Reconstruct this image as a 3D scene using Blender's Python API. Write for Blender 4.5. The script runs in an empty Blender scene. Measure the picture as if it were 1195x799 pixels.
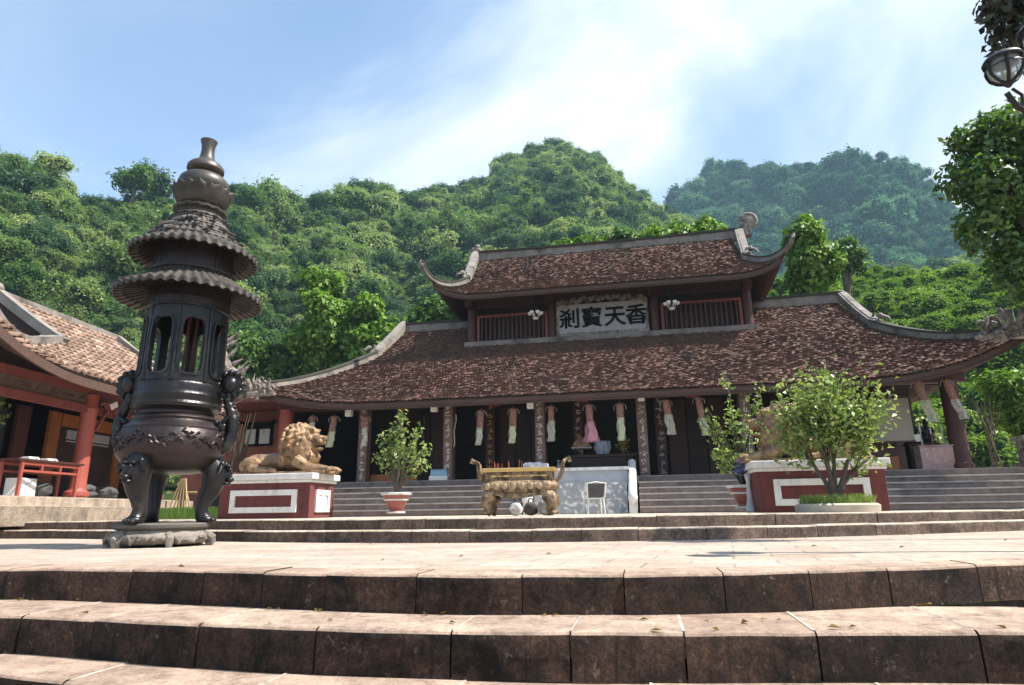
import bpy, bmesh, math, random
import numpy as np
from mathutils import Vector, Matrix, noise
S = bpy.context.scene
C = S.collection
RNG = np.random.default_rng(7)
random.seed(7)
PI = math.pi

# ------------------------------------------------------------------ camera
F, W, H = 750.0, 1195.0, 799.0
PITCH, YAW, ROLL = math.atan(198/F), math.radians(11), -0.013
EYE = np.array([0, 0, 0.32])
def _rx(a): c, s = math.cos(a), math.sin(a); return np.array([[1,0,0],[0,c,-s],[0,s,c]])
def _rz(a): c, s = math.cos(a), math.sin(a); return np.array([[c,-s,0],[s,c,0],[0,0,1]])
R = _rz(YAW) @ _rx(PI/2+PITCH) @ _rz(ROLL)
cd = bpy.data.cameras.new('camera'); cam = bpy.data.objects.new('camera', cd); C.objects.link(cam)
cd.sensor_width = 36; cd.lens = F/W*36; cd.clip_start = 0.05; cd.clip_end = 6000
M4 = np.eye(4); M4[:3,:3] = R; M4[:3,3] = EYE
cam.matrix_world = Matrix(M4.tolist()); S.camera = cam

# ------------------------------------------------------------------ light
SUN_EL, SUN_AZ = math.radians(55), math.radians(3)          # azimuth measured from +x
wd = bpy.data.worlds.new('World'); S.world = wd; wd.use_nodes = True
sl = bpy.data.lights.new('sun', 'SUN'); sun = bpy.data.objects.new('sun', sl); C.objects.link(sun)
sl.energy = 4.7; sl.angle = math.radians(0.5); sl.color = (1, .94, .85)
sdir = Vector((math.cos(SUN_EL)*math.cos(SUN_AZ), math.cos(SUN_EL)*math.sin(SUN_AZ), math.sin(SUN_EL)))
sun.rotation_euler = sdir.to_track_quat('Z', 'Y').to_euler(); sun.location = (30, 20, 60)
SKY_STRENGTH = 0.12
S.view_settings.view_transform = 'Standard'; S.view_settings.look = 'None'
S.view_settings.exposure = 1.22; S.view_settings.gamma = 1.0; S.view_settings.use_curve_mapping = False
S.render.engine = 'CYCLES'
S.cycles.use_denoising = True
S.cycles.max_bounces = 6; S.cycles.transparent_max_bounces = 8; S.cycles.volume_bounces = 1
S.cycles.diffuse_bounces = 3; S.cycles.glossy_bounces = 3

# ------------------------------------------------------------------ node helpers
class NT:
    def __init__(s, tree): s.t = tree; s.n = tree.nodes; s.l = tree.links
    def new(s, typ, **kw):
        n = s.n.new(typ)
        for k, v in kw.items():
            if k == 'inp':
                for i, x in v.items(): n.inputs[i].default_value = x
            else: setattr(n, k, v)
        return n
    def link(s, a, b): s.l.new(a, b)
    def math(s, op, a, b=None, clamp=False):
        n = s.n.new('ShaderNodeMath'); n.operation = op; n.use_clamp = clamp
        for i, x in enumerate((a, b)):
            if x is None: continue
            if isinstance(x, (int, float)): n.inputs[i].default_value = x
            else: s.l.new(x, n.inputs[i])
        return n.outputs[0]
    def mix(s, fac, a, b, mode='MIX'):
        n = s.n.new('ShaderNodeMix'); n.data_type = 'RGBA'; n.blend_type = mode
        for i, x in ((0, fac), (6, a), (7, b)):
            if isinstance(x, (int, float)): n.inputs[i].default_value = x
            elif isinstance(x, (tuple, list)): n.inputs[i].default_value = (*x[:3], 1)
            else: s.l.new(x, n.inputs[i])
        return n.outputs[2]
    def ramp(s, fac, stops):
        n = s.n.new('ShaderNodeValToRGB'); cr = n.color_ramp
        while len(cr.elements) < len(stops): cr.elements.new(0.5)
        for e, (p, c) in zip(cr.elements, stops):
            e.position = p; e.color = (*c, 1) if isinstance(c, (tuple, list)) else (c, c, c, 1)
        s.l.new(fac, n.inputs[0]); return n.outputs[0]
    def noise(s, vec, scale, detail=4, rough=.55, dist=0):
        n = s.n.new('ShaderNodeTexNoise'); n.inputs['Scale'].default_value = scale
        n.inputs['Detail'].default_value = detail; n.inputs['Roughness'].default_value = rough
        n.inputs['Distortion'].default_value = dist
        if vec is not None: s.l.new(vec, n.inputs['Vector'])
        return n.outputs['Fac']
    def mapping(s, vec, scale=(1,1,1), loc=(0,0,0), rot=(0,0,0)):
        n = s.n.new('ShaderNodeMapping'); n.inputs['Scale'].default_value = scale
        n.inputs['Location'].default_value = loc; n.inputs['Rotation'].default_value = rot
        s.l.new(vec, n.inputs['Vector']); return n.outputs[0]

def mat_base(name):
    m = bpy.data.materials.new(name); m.use_nodes = True
    nt = NT(m.node_tree); b = m.node_tree.nodes['Principled BSDF']
    tc = nt.new('ShaderNodeTexCoord'); geo = nt.new('ShaderNodeNewGeometry')
    return m, nt, b, tc.outputs['Object'], geo
def bump(nt, b, h, strength=.3, dist=.02):
    n = nt.new('ShaderNodeBump'); n.inputs['Strength'].default_value = strength; n.inputs['Distance'].default_value = dist
    nt.link(h, n.inputs['Height']); nt.link(n.outputs[0], b.inputs['Normal'])
def mat(name, c1, c2=None, scale=6, rough=.7, metal=0, bmp=.25, bscale=30, bdist=.01, island=0, stretch=(1,1,1), dark=None, dscale=2, dcut=(.5,.7), spec=None):
    """mottled paint, stone, wood or metal: two tones by noise, optional dirt patches, optional change per piece"""
    m, nt, b, oc, geo = mat_base(name)
    v = nt.mapping(oc, stretch)
    col = nt.mix(nt.ramp(nt.noise(v, scale, 6, .65), [(.3, 0.0), (.7, 1.0)]), c1, c2 or tuple(x*.7 for x in c1))
    if dark:
        col = nt.mix(nt.ramp(nt.noise(nt.mapping(oc, stretch, (3,5,7)), dscale, 8, .7), [(dcut[0], 0.0), (dcut[1], 1.0)]), col, dark)
    if island:
        r = geo.outputs['Random Per Island']
        col = nt.mix(island, col, nt.ramp(r, [(0, .18), (.45, .75), (.85, 1.35), (1, 2.6)]), 'MULTIPLY')
    nt.link(col, b.inputs['Base Color'])
    b.inputs['Roughness'].default_value = rough; b.inputs['Metallic'].default_value = metal
    if spec is not None: b.inputs['Specular IOR Level'].default_value = spec
    if bmp: bump(nt, b, nt.noise(v, bscale, 6, .65), bmp, bdist)
    return m
def leaf_mat(name, cols, trans=.35, rough=.5, clump=1.5, obj_rand=0, spec=.35):
    """leaf: tone per leaf, drift per clump, light through the blade"""
    m = bpy.data.materials.new(name); m.use_nodes = True; nt = NT(m.node_tree); b = m.node_tree.nodes['Principled BSDF']
    geo = nt.new('ShaderNodeNewGeometry'); tc = nt.new('ShaderNodeTexCoord')
    r = geo.outputs['Random Per Island']
    f = nt.math('ADD', nt.math('MULTIPLY', r, .55), nt.math('MULTIPLY', nt.noise(tc.outputs['Object'], clump, 3), .45))
    if obj_rand:
        oi = nt.new('ShaderNodeObjectInfo')
        f = nt.math('ADD', nt.math('MULTIPLY', f, 1-obj_rand), nt.math('MULTIPLY', oi.outputs['Random'], obj_rand))
    col = nt.ramp(f, [(.15+.7*i/max(1, len(cols)-1), c) for i, c in enumerate(cols)])
    nt.link(col, b.inputs['Base Color']); b.inputs['Roughness'].default_value = rough; b.inputs['Specular IOR Level'].default_value = spec
    tr = nt.new('ShaderNodeBsdfTranslucent'); nt.link(nt.mix(1.0, col, (1.12, 1.28, .65), 'MULTIPLY'), tr.inputs['Color'])
    ms = nt.new('ShaderNodeMixShader'); ms.inputs[0].default_value = trans
    nt.link(b.outputs[0], ms.inputs[1]); nt.link(tr.outputs[0], ms.inputs[2])
    nt.link(ms.outputs[0], m.node_tree.nodes['Material Output'].inputs[0])
    return m

# ------------------------------------------------------------------ sky with clouds
def build_sky():
    nt = NT(wd.node_tree); bg = wd.node_tree.nodes['Background']
    sky = nt.new('ShaderNodeTexSky'); sky.sky_type = 'NISHITA'; sky.sun_disc = False
    sky.sun_elevation = SUN_EL; sky.sun_rotation = PI/2 - SUN_AZ; sky.air_density = 1.0; sky.dust_density = 1.2; sky.ozone_density = 1.2
    g = nt.new('ShaderNodeTexCoord').outputs['Generated']
    sep = nt.new('ShaderNodeSeparateXYZ'); nt.link(g, sep.inputs[0])
    zz = nt.math('ADD', nt.math('MAXIMUM', sep.outputs[2], 0.0), .25)
    cmb = nt.new('ShaderNodeCombineXYZ')
    nt.link(nt.math('DIVIDE', sep.outputs[0], zz), cmb.inputs[0]); nt.link(nt.math('DIVIDE', sep.outputs[1], zz), cmb.inputs[1])
    p = nt.mapping(cmb.outputs[0], (1,1,1), (2.35, .4, 0))
    n1 = nt.noise(p, 1.55, 9, .56, .6); n2 = nt.noise(nt.mapping(cmb.outputs[0], (1,1,1), (8,3,1)), .55, 3, .5)
    bank = nt.math('MULTIPLY', nt.math('ADD', sep.outputs[0], .05), .42)     # the cloud bank lies to the east
    hz = nt.math('MULTIPLY', nt.math('SUBTRACT', .55, sep.outputs[2]), .22)  # thicker veil towards the horizon
    f = nt.math('ADD', nt.math('ADD', nt.math('MULTIPLY', n1, .75), nt.math('MULTIPLY', n2, .4)), nt.math('ADD', bank, hz))
    mask = nt.ramp(f, [(.40, .22), (.49, .50), (.56, .68), (.68, .95)])
    skyc = nt.mix(1.0, sky.outputs[0], (SKY_STRENGTH,)*3, 'MULTIPLY')
    skyc = nt.mix(1.0, skyc, (.68, .80, .90), 'MULTIPLY')
    cl = nt.ramp(n1, [(.34, (.27, .335, .425)), (.46, (.36, .415, .495)), (.56, (.47, .505, .56)), (.70, (.60, .60, .62))])
    nt.link(nt.mix(mask, skyc, cl), bg.inputs[0]); bg.inputs[1].default_value = 1.0
build_sky()

# ------------------------------------------------------------------ mesh helpers
class MB:
    def __init__(s): s.v = []; s.f = []; s.mi = []; s.n = 0
    def add(s, vs, fs, mi=0):
        o = s.n; s.v.extend([tuple(map(float, p)) for p in vs]); s.n += len(vs)
        for f in fs: s.f.append(tuple(o+i for i in f)); s.mi.append(mi)
    def box(s, c, d, rz=0, rx=0, ry=0, mi=0, taper=1.0):
        x, y, z = d[0]/2, d[1]/2, d[2]/2
        vs = [(-x,-y,-z),(x,-y,-z),(x,y,-z),(-x,y,-z),(-x*taper,-y*taper,z),(x*taper,-y*taper,z),(x*taper,y*taper,z),(-x*taper,y*taper,z)]
        m = Matrix.Rotation(rz,3,'Z') @ Matrix.Rotation(ry,3,'Y') @ Matrix.Rotation(rx,3,'X')
        vs = [m @ Vector(v) + Vector(c) for v in vs]
        s.add(vs, [(0,3,2,1),(4,5,6,7),(0,1,5,4),(1,2,6,5),(2,3,7,6),(3,0,4,7)], mi)
    def span(s, a, b, w, h, mi=0, up=(0,0,1)):
        """a beam of section w x h from a to b"""
        a, b = Vector(a), Vector(b); d = (b-a).normalized(); sd = d.cross(Vector(up)).normalized(); u = sd.cross(d)
        vs = [p + sd*i*w/2 + u*j*h/2 for p in (a, b) for i, j in ((-1,-1),(1,-1),(1,1),(-1,1))]
        s.add(vs, [(0,1,2,3),(7,6,5,4),(0,4,5,1),(1,5,6,2),(2,6,7,3),(3,7,4,0)], mi)
    def tube(s, pts, rad, n=8, mi=0, cap=True):
        pts = [Vector(p) for p in pts]; k = len(pts)
        if isinstance(rad, (int, float)): rad = [rad]*k
        rings = []; ref = None
        for i, p in enumerate(pts):
            d = (pts[min(i+1, k-1)] - pts[max(i-1, 0)]).normalized()
            if ref is None: ref = d.orthogonal().normalized()
            ref = (ref - d*ref.dot(d)).normalized(); q = d.cross(ref)
            rings.append([p + (ref*math.cos(2*PI*j/n) + q*math.sin(2*PI*j/n))*rad[i] for j in range(n)])
        vs = [v for r in rings for v in r]
        fs = [(i*n+j, i*n+(j+1)%n, (i+1)*n+(j+1)%n, (i+1)*n+j) for i in range(k-1) for j in range(n)]
        if cap: fs += [tuple(range(n-1, -1, -1)), tuple((k-1)*n+j for j in range(n))]
        s.add(vs, fs, mi)
    def strip(s, pts, w, h, mi=0, up=(0,0,1)):
        """a rectangular section swept along pts"""
        pts = [Vector(p) for p in pts]; k = len(pts); up = Vector(up); vs = []
        for i, p in enumerate(pts):
            d = (pts[min(i+1, k-1)] - pts[max(i-1, 0)]).normalized(); sd = d.cross(up).normalized(); u = sd.cross(d)
            ww = w[i] if isinstance(w, (list, tuple)) else w; hh = h[i] if isinstance(h, (list, tuple)) else h
            vs += [p+sd*-ww/2, p+sd*ww/2, p+sd*ww/2+u*hh, p-sd*ww/2+u*hh]
        fs = [(i*4+j, i*4+(j+1)%4, (i+1)*4+(j+1)%4, (i+1)*4+j) for i in range(k-1) for j in range(4)]
        fs += [(3,2,1,0), tuple((k-1)*4+j for j in range(4))]
        s.add(vs, fs, mi)
    def lathe(s, prof, n=32, c=(0,0,0), mi=0, mod=None, cap=True):
        vs = []
        for i, (r, z) in enumerate(prof):
            for j in range(n):
                a = 2*PI*j/n; rr, zz = (r, z) if mod is None else mod(i, a, r, z)
                vs.append((c[0]+rr*math.cos(a), c[1]+rr*math.sin(a), c[2]+zz))
        k = len(prof)
        fs = [(i*n+j, i*n+(j+1)%n, (i+1)*n+(j+1)%n, (i+1)*n+j) for i in range(k-1) for j in range(n)]
        if cap: fs += [tuple(range(n-1, -1, -1)), tuple((k-1)*n+j for j in range(n))]
        s.add(vs, fs, mi)
    def ell(s, c, r, n=12, rot=None, mi=0):
        vs = []; fs = []; c = Vector(c)
        rows = n//2+1
        for i in range(rows+1):
            t = PI*i/rows
            for j in range(n):
                a = 2*PI*j/n
                p = Vector((r[0]*math.sin(t)*math.cos(a), r[1]*math.sin(t)*math.sin(a), r[2]*math.cos(t)))
                vs.append(c + (rot @ p if rot else p))
        for i in range(rows):
            for j in range(n): fs.append((i*n+j, (i+1)*n+j, (i+1)*n+(j+1)%n, i*n+(j+1)%n))
        s.add(vs, fs, mi)
    def grid(s, fn, nu, nv, mi=0):
        vs = [fn(i/nu, j/nv) for j in range(nv+1) for i in range(nu+1)]; w = nu+1
        s.add(vs, [(j*w+i, j*w+i+1, (j+1)*w+i+1, (j+1)*w+i) for j in range(nv) for i in range(nu)], mi)
    def build(s, name, mats, parent=None, smooth=None, world=False, bevel=0):
        me = bpy.data.meshes.new(name); me.from_pydata(s.v, [], s.f)
        for m in (mats if isinstance(mats, (list, tuple)) else [mats]): me.materials.append(m)
        if any(s.mi): me.polygons.foreach_set('material_index', s.mi)
        me.update()
        if smooth:
            me.polygons.foreach_set('use_smooth', [True]*len(me.polygons)); me.set_sharp_from_angle(angle=math.radians(smooth))
        o = bpy.data.objects.new(name, me); C.objects.link(o)
        if parent is not None:
            o.parent = parent
            if world:
                p = parent; off = Vector((0,0,0))
                while p is not None: off += p.location; p = p.parent
                o.location = -off
        if bevel:
            b = o.modifiers.new('bevel', 'BEVEL'); b.width = bevel; b.segments = 2; b.limit_method = 'ANGLE'
        return o

def raw_mesh(name, V, Fq, m, parent=None, mats_idx=None):
    """numpy quads (or tris) to one mesh object"""
    me = bpy.data.meshes.new(name); V = np.asarray(V, np.float32); Fq = np.asarray(Fq, np.int32); k = Fq.shape[1]
    me.vertices.add(len(V)); me.vertices.foreach_set('co', V.ravel())
    me.loops.add(Fq.size); me.loops.foreach_set('vertex_index', Fq.ravel())
    me.polygons.add(len(Fq)); me.polygons.foreach_set('loop_start', np.arange(0, Fq.size, k, dtype=np.int32))
    me.polygons.foreach_set('loop_total', np.full(len(Fq), k, np.int32))
    for x in (m if isinstance(m, (list, tuple)) else [m]): me.materials.append(x)
    if mats_idx is not None: me.polygons.foreach_set('material_index', np.asarray(mats_idx, np.int32))
    me.update(calc_edges=True); me.validate()
    o = bpy.data.objects.new(name, me); C.objects.link(o)
    if parent is not None: o.parent = parent
    return o

def leaves(P, N, L, Wd, rng=RNG, droop=.0):
    """rhombic folded blades at points P facing roughly N -> verts, quads"""
    n = len(P); N = N/np.maximum(np.linalg.norm(N, axis=1, keepdims=True), 1e-6)
    rv = rng.normal(size=(n,3)); rv[:,2] -= droop
    T = rv - N*np.sum(rv*N, axis=1, keepdims=True); T /= np.maximum(np.linalg.norm(T, axis=1, keepdims=True), 1e-6)
    B = np.cross(N, T); s = rng.uniform(.65, 1.35, (n,1))
    L = L*s; Wd = Wd*s
    fold = N*Wd*.25
    V = np.stack([P - T*L/2, P + B*Wd/2 + fold + T*L*.05, P + T*L/2 - N*L*.12, P - B*Wd/2 + fold + T*L*.05], axis=1).reshape(-1,3)
    return V, np.arange(4*n).reshape(-1,4)
def rand_dirs(n, rng=RNG):
    d = rng.normal(size=(n,3)); return d/np.linalg.norm(d, axis=1, keepdims=True)
def crown_points(lobes, n, rng=RNG, shell=.75, flat=1.0):
    """points and outward normals on a set of lobes (centre, radius); those buried in another lobe are dropped"""
    w = np.array([r*r for _, r in lobes]); w = w/w.sum()
    k = rng.choice(len(lobes), n, p=w); cs = np.array([c for c, _ in lobes])[k]; rs = np.array([r for _, r in lobes])[k][:,None]
    d = rand_dirs(n, rng)
    rad = rs*(shell + (1.08-shell)*rng.uniform(0, 1, (n,1))**.6)
    P = cs + d*rad*np.array([1,1,flat])
    keep = np.ones(n, bool)
    for c, r in lobes:
        keep &= np.linalg.norm((P-np.array(c))/np.array([1,1,flat]), axis=1) > r*.62
    N = d + rng.normal(size=(n,3))*.45 + np.array([0,0,.35])
    return P[keep], N[keep]

def thing(name, label, cat, loc=(0,0,0), rz=0, group=None):
    o = bpy.data.objects.new(name, None); C.objects.link(o); o.location = loc; o.rotation_euler = (0,0,rz)
    o.empty_display_size = .2; o['label'] = label; o['category'] = cat
    if group: o['group'] = group
    return o
def tag(o, label, cat, group=None):
    o['label'] = label; o['category'] = cat
    if group: o['group'] = group
    return o
def struct(o, kind='structure'): o['kind'] = kind; return o
def dup(root, loc, rz=0, label=None):
    r = root.copy(); C.objects.link(r); r.location = loc; r.rotation_euler = (0,0,rz)
    if label: r['label'] = label
    for ch in list(root.children):
        c = ch.copy(); C.objects.link(c); c.parent = r
        for g in list(ch.children):
            d = g.copy(); C.objects.link(d); d.parent = c
    return r
def apply_mods(o):
    dg = bpy.context.evaluated_depsgraph_get(); me = bpy.data.meshes.new_from_object(o.evaluated_get(dg))
    old = o.data; o.modifiers.clear(); o.data = me; bpy.data.meshes.remove(old)
def lerp(x, xs, ys): return float(np.interp(x, xs, ys))


# ------------------------------------------------------------------ materials
def paving_mat():
    m, nt, b, oc, geo = mat_base('worn paving')
    v = nt.mapping(oc, (1,1,1), (0,0,0), (0,0,.12))
    br = nt.new('ShaderNodeTexBrick'); nt.link(v, br.inputs['Vector'])
    br.inputs['Scale'].default_value = 1.0; br.inputs['Brick Width'].default_value = .52; br.inputs['Row Height'].default_value = .36
    br.inputs['Mortar Size'].default_value = .012; br.inputs['Mortar Smooth'].default_value = .3
    br.inputs['Color1'].default_value = (.39,.33,.27,1); br.inputs['Color2'].default_value = (.33,.24,.18,1); br.inputs['Mortar'].default_value = (.20,.165,.13,1)
    n = nt.noise(oc, 1.3, 8, .7, .4); n2 = nt.noise(nt.mapping(oc, (1,1,1), (4,2,0)), 9, 8, .75)
    col = nt.mix(nt.ramp(n, [(.38, 0.0), (.6, .6)]), br.outputs['Color'], (.46,.395,.325))
    col = nt.mix(nt.ramp(n2, [(.50, 0.0), (.64, .85)]), col, (.22,.165,.13))
    col = nt.mix(1.0, col, nt.ramp(nt.noise(oc, 50, 6, .8), [(.3, .55), (.5, 1.0), (.7, 1.25)]), 'MULTIPLY')
    col = nt.mix(nt.ramp(nt.noise(nt.mapping(oc, (.35,1.6,1), (3,1,0)), 1.1, 8, .7), [(.5, 0.0), (.62, .6)]), col, (.25,.20,.165))
    nt.link(col, b.inputs['Base Color']); b.inputs['Roughness'].default_value = .85
    h = nt.math('ADD', nt.math('MULTIPLY', br.outputs['Fac'], -.8), nt.math('MULTIPLY', nt.noise(oc, 12, 8, .7), .8))
    bump(nt, b, h, .5, .012); return m
def riser_mat(name, base, base2, top, sooty=1.0):
    """rough stone block: sooty black runs from the upper edge and at the joints, pale lichen specks, paler upward faces"""
    m, nt, b, oc, geo = mat_base(name)
    r = geo.outputs['Random Per Island']
    fine = nt.noise(oc, 55, 6, .8)
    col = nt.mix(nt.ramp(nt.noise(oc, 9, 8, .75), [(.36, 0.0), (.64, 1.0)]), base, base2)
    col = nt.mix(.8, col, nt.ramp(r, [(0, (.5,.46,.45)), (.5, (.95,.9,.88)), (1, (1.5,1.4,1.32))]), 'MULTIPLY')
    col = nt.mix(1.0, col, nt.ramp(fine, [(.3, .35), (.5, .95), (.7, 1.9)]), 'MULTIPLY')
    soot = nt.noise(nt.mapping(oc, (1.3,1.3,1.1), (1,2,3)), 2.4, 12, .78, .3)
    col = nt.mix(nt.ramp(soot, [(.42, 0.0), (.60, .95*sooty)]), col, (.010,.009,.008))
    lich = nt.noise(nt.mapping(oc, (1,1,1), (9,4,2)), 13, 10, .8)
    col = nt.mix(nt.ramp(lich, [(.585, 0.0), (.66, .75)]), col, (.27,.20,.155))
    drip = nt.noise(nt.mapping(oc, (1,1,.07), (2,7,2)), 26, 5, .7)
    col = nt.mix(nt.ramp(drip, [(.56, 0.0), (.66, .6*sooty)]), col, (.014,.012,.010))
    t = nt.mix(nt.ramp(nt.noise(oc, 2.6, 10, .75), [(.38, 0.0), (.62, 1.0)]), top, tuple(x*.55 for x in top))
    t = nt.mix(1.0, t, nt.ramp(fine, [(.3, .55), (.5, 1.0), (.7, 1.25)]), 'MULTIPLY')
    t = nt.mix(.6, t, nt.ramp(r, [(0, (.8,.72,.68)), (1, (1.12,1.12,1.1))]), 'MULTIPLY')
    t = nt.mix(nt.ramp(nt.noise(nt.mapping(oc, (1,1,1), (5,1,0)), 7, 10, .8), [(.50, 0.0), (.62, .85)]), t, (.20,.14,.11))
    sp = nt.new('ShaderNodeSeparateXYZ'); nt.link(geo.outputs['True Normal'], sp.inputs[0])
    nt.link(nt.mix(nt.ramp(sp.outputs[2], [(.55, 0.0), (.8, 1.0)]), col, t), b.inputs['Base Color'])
    b.inputs['Roughness'].default_value = .92; b.inputs['Specular IOR Level'].default_value = .2
    bump(nt, b, nt.math('ADD', nt.noise(oc, 30, 10, .8), nt.math('MULTIPLY', soot, .5)), .9, .016); return m
def marble_relief_mat():
    m, nt, b, oc, geo = mat_base('carved white stone')
    v = nt.new('ShaderNodeTexVoronoi'); v.feature = 'SMOOTH_F1'; v.inputs['Scale'].default_value = 13
    n = nt.new('ShaderNodeTexNoise'); n.inputs['Scale'].default_value = 4; nt.link(oc, n.inputs['Vector'])
    nt.link(nt.mix(.25, oc, n.outputs['Color']), v.inputs['Vector'])
    nt.link(nt.mix(nt.ramp(v.outputs['Distance'], [(.1, 0.0), (.45, 1.0)]), (.80,.81,.82), (.30,.31,.33)), b.inputs['Base Color'])
    b.inputs['Roughness'].default_value = .6; bump(nt, b, v.outputs['Distance'], .9, .06); return m

M = {}
M['paving'] = paving_mat()
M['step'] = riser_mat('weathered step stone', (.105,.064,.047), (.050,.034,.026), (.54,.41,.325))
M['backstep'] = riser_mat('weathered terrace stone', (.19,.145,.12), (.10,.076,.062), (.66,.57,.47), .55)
M['plinth'] = riser_mat('pale plinth stone', (.42,.36,.295), (.30,.25,.20), (.60,.53,.45), .5)
M['mortar'] = mat('lime mortar', (.60,.53,.45), (.22,.17,.13), 12, .95, bmp=.5)
M['stair'] = mat('hall stair stone', (.25,.20,.18), (.155,.12,.108), 5, .85, bmp=.4, bscale=22, dark=(.06,.05,.048), dscale=1.4, dcut=(.5,.75))
M['floor'] = mat('veranda edge stone', (.42,.38,.355), (.29,.26,.245), 4, .8, dark=(.12,.11,.1), dscale=2, dcut=(.55,.75))
M['court'] = mat('courtyard stone', (.48,.42,.34), (.34,.28,.22), 2, .85, bmp=.3)
M['soil'] = mat('earth', (.13,.11,.07), (.07,.09,.035), .8, .95)
M['tile'] = mat('old brown roof tile', (.165,.084,.060), (.118,.061,.046), 1.1, .8, bmp=.4, bscale=40, island=.36, dark=(.07,.045,.034), dscale=1.0, dcut=(.46,.74), stretch=(1,.35,.35))
M['tile_pale'] = mat('sun-bleached roof tile', (.30,.195,.14), (.205,.135,.10), 1.5, .8, bmp=.4, bscale=30, island=.5, dark=(.16,.10,.07), dscale=2, dcut=(.56,.72))
M['underroof'] = mat('roof boards', (.06,.026,.02), (.035,.018,.014), 3, .8)
M['ridge'] = mat('aged ridge plaster', (.27,.24,.215), (.15,.132,.12), 2.5, .9, bmp=.5, bscale=18, dark=(.055,.045,.04), dscale=1.3, dcut=(.5,.68))
M['ridge_dark'] = mat('mossy ridge cap', (.055,.048,.04), (.035,.04,.024), 3, .95, bmp=.5, bscale=14)
M['ornament'] = mat('broken porcelain ornament', (.33,.295,.255), (.12,.10,.085), 9, .8, bmp=.8, bscale=16, bdist=.03, dark=(.05,.04,.035), dscale=4, dcut=(.5,.62))
M['wood'] = mat('dark red timber', (.085,.024,.018), (.045,.014,.011), 2.5, .55, bmp=.2, stretch=(4,4,.7))
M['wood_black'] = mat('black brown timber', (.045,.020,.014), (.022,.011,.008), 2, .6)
M['fascia'] = mat('weathered eave board', (.10,.05,.035), (.05,.028,.022), 3, .75, bmp=.3, stretch=(.7,4,4))
M['red_paint'] = mat('red painted column', (.36,.085,.06), (.27,.06,.045), 2.5, .5, bmp=.1, stretch=(2,2,.8))
M['red_beam'] = mat('faded red beam', (.24,.06,.048), (.16,.04,.033), 3, .6)
M['orange'] = mat('ochre painted board', (.34,.115,.03), (.24,.08,.022), 3, .55)
M['couplet'] = mat('carved couplet board', (.17,.10,.08), (.10,.06,.05), 3, .6)
M['pale_char'] = mat('pale inlay', (.62,.58,.53), (.45,.42,.38), 8, .6)
M['gild_char'] = mat('gilded inlay', (.55,.35,.10), (.4,.25,.07), 8, .45, .3)
M['white'] = mat('white paint', (.74,.73,.71), (.60,.575,.55), 3, .65, bmp=.2, dark=(.30,.26,.23), dscale=4, dcut=(.52,.74), stretch=(1.5,1.5,.6))
M['paper'] = mat('white paper', (.80,.79,.76), (.7,.69,.66), 5, .8)
M['sign'] = mat('silvered signboard', (.38,.37,.385), (.25,.245,.255), 4, .6, bmp=.3)
M['black'] = mat('black lacquer', (.008,.0075,.008), (.013,.012,.012), 5, .85, spec=.1)
M['maroon'] = mat('maroon limewash', (.15,.034,.031), (.10,.026,.024), 3, .85, bmp=.3, dark=(.05,.018,.016), dscale=3, dcut=(.5,.72), stretch=(1.5,1.5,.5))
M['maroon_lit'] = mat('sunlit maroon limewash', (.40,.15,.115), (.34,.12,.095), 2, .8)  # the maroon with sunlight put into its colour; assigned to nothing
M['redwall'] = mat('red plaster wall', (.36,.13,.085), (.29,.10,.068), 1.2, .85, dark=(.17,.07,.05), dscale=1.2, dcut=(.5,.72))
M['marble'] = mat('pink veined marble', (.40,.27,.25), (.26,.16,.15), 3.5, .35, dark=(.55,.42,.40), dscale=9, dcut=(.56,.66))
M['relief'] = marble_relief_mat()
M['grey_marble'] = mat('grey stone', (.40,.41,.42), (.3,.31,.32), 4, .6, bmp=.3)
M['bronze'] = mat('black patina bronze', (.026,.024,.026), (.013,.012,.013), 4, .29, .5, bmp=.5, bscale=16, bdist=.014, dark=(.07,.064,.058), dscale=3.2, dcut=(.55,.75))
M['bronze_roof'] = mat('dusty bronze', (.085,.072,.063), (.035,.031,.029), 5, .6, .25, bmp=.4, bscale=22, dark=(.03,.026,.024), dscale=5, dcut=(.5,.65))
M['bronze_brown'] = mat('brown patina bronze', (.046,.030,.029), (.018,.014,.016), 2.6, .38, .5, bmp=.45, bscale=9, bdist=.02)
M['burner_base'] = mat('carved grey limestone', (.28,.25,.215), (.15,.13,.11), 5, .85, bmp=.6, bscale=20, dark=(.07,.06,.05), dscale=3, dcut=(.5,.68))
M['gold_stone'] = mat('gilded lion', (.36,.225,.115), (.19,.11,.055), 5, .5, .2, bmp=.8, bscale=24, bdist=.016, dark=(.055,.034,.02), dscale=6, dcut=(.48,.64))
M['gold'] = mat('worn brass', (.40,.28,.155), (.14,.095,.06), 11, .48, .35, bmp=1.0, bscale=26, bdist=.02, dark=(.05,.033,.022), dscale=7, dcut=(.46,.6))
M['gold_band'] = mat('bright brass rim', (.66,.44,.17), (.5,.32,.12), 6, .35, .55)
M['terracotta'] = mat('red glazed pot', (.33,.10,.075), (.25,.07,.055), 4, .5)
M['bark'] = mat('grey brown bark', (.12,.095,.07), (.07,.055,.042), 6, .9, bmp=.8, bscale=20, stretch=(1,1,.3))
M['stem'] = mat('smooth dark stem', (.10,.075,.055), (.055,.042,.032), 6, .8)
M['iron'] = mat('black iron', (.015,.015,.016), (.022,.021,.021), 6, .45, .5)
M['flag_red'] = mat('red brocade', (.22,.06,.05), (.30,.20,.15), 22, .8, dark=(.05,.03,.025), dscale=24, dcut=(.5,.6))
M['flag_white'] = mat('pale gauze', (.52,.49,.43), (.26,.25,.19), 16, .8, dark=(.12,.11,.09), dscale=22, dcut=(.54,.62))
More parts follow.
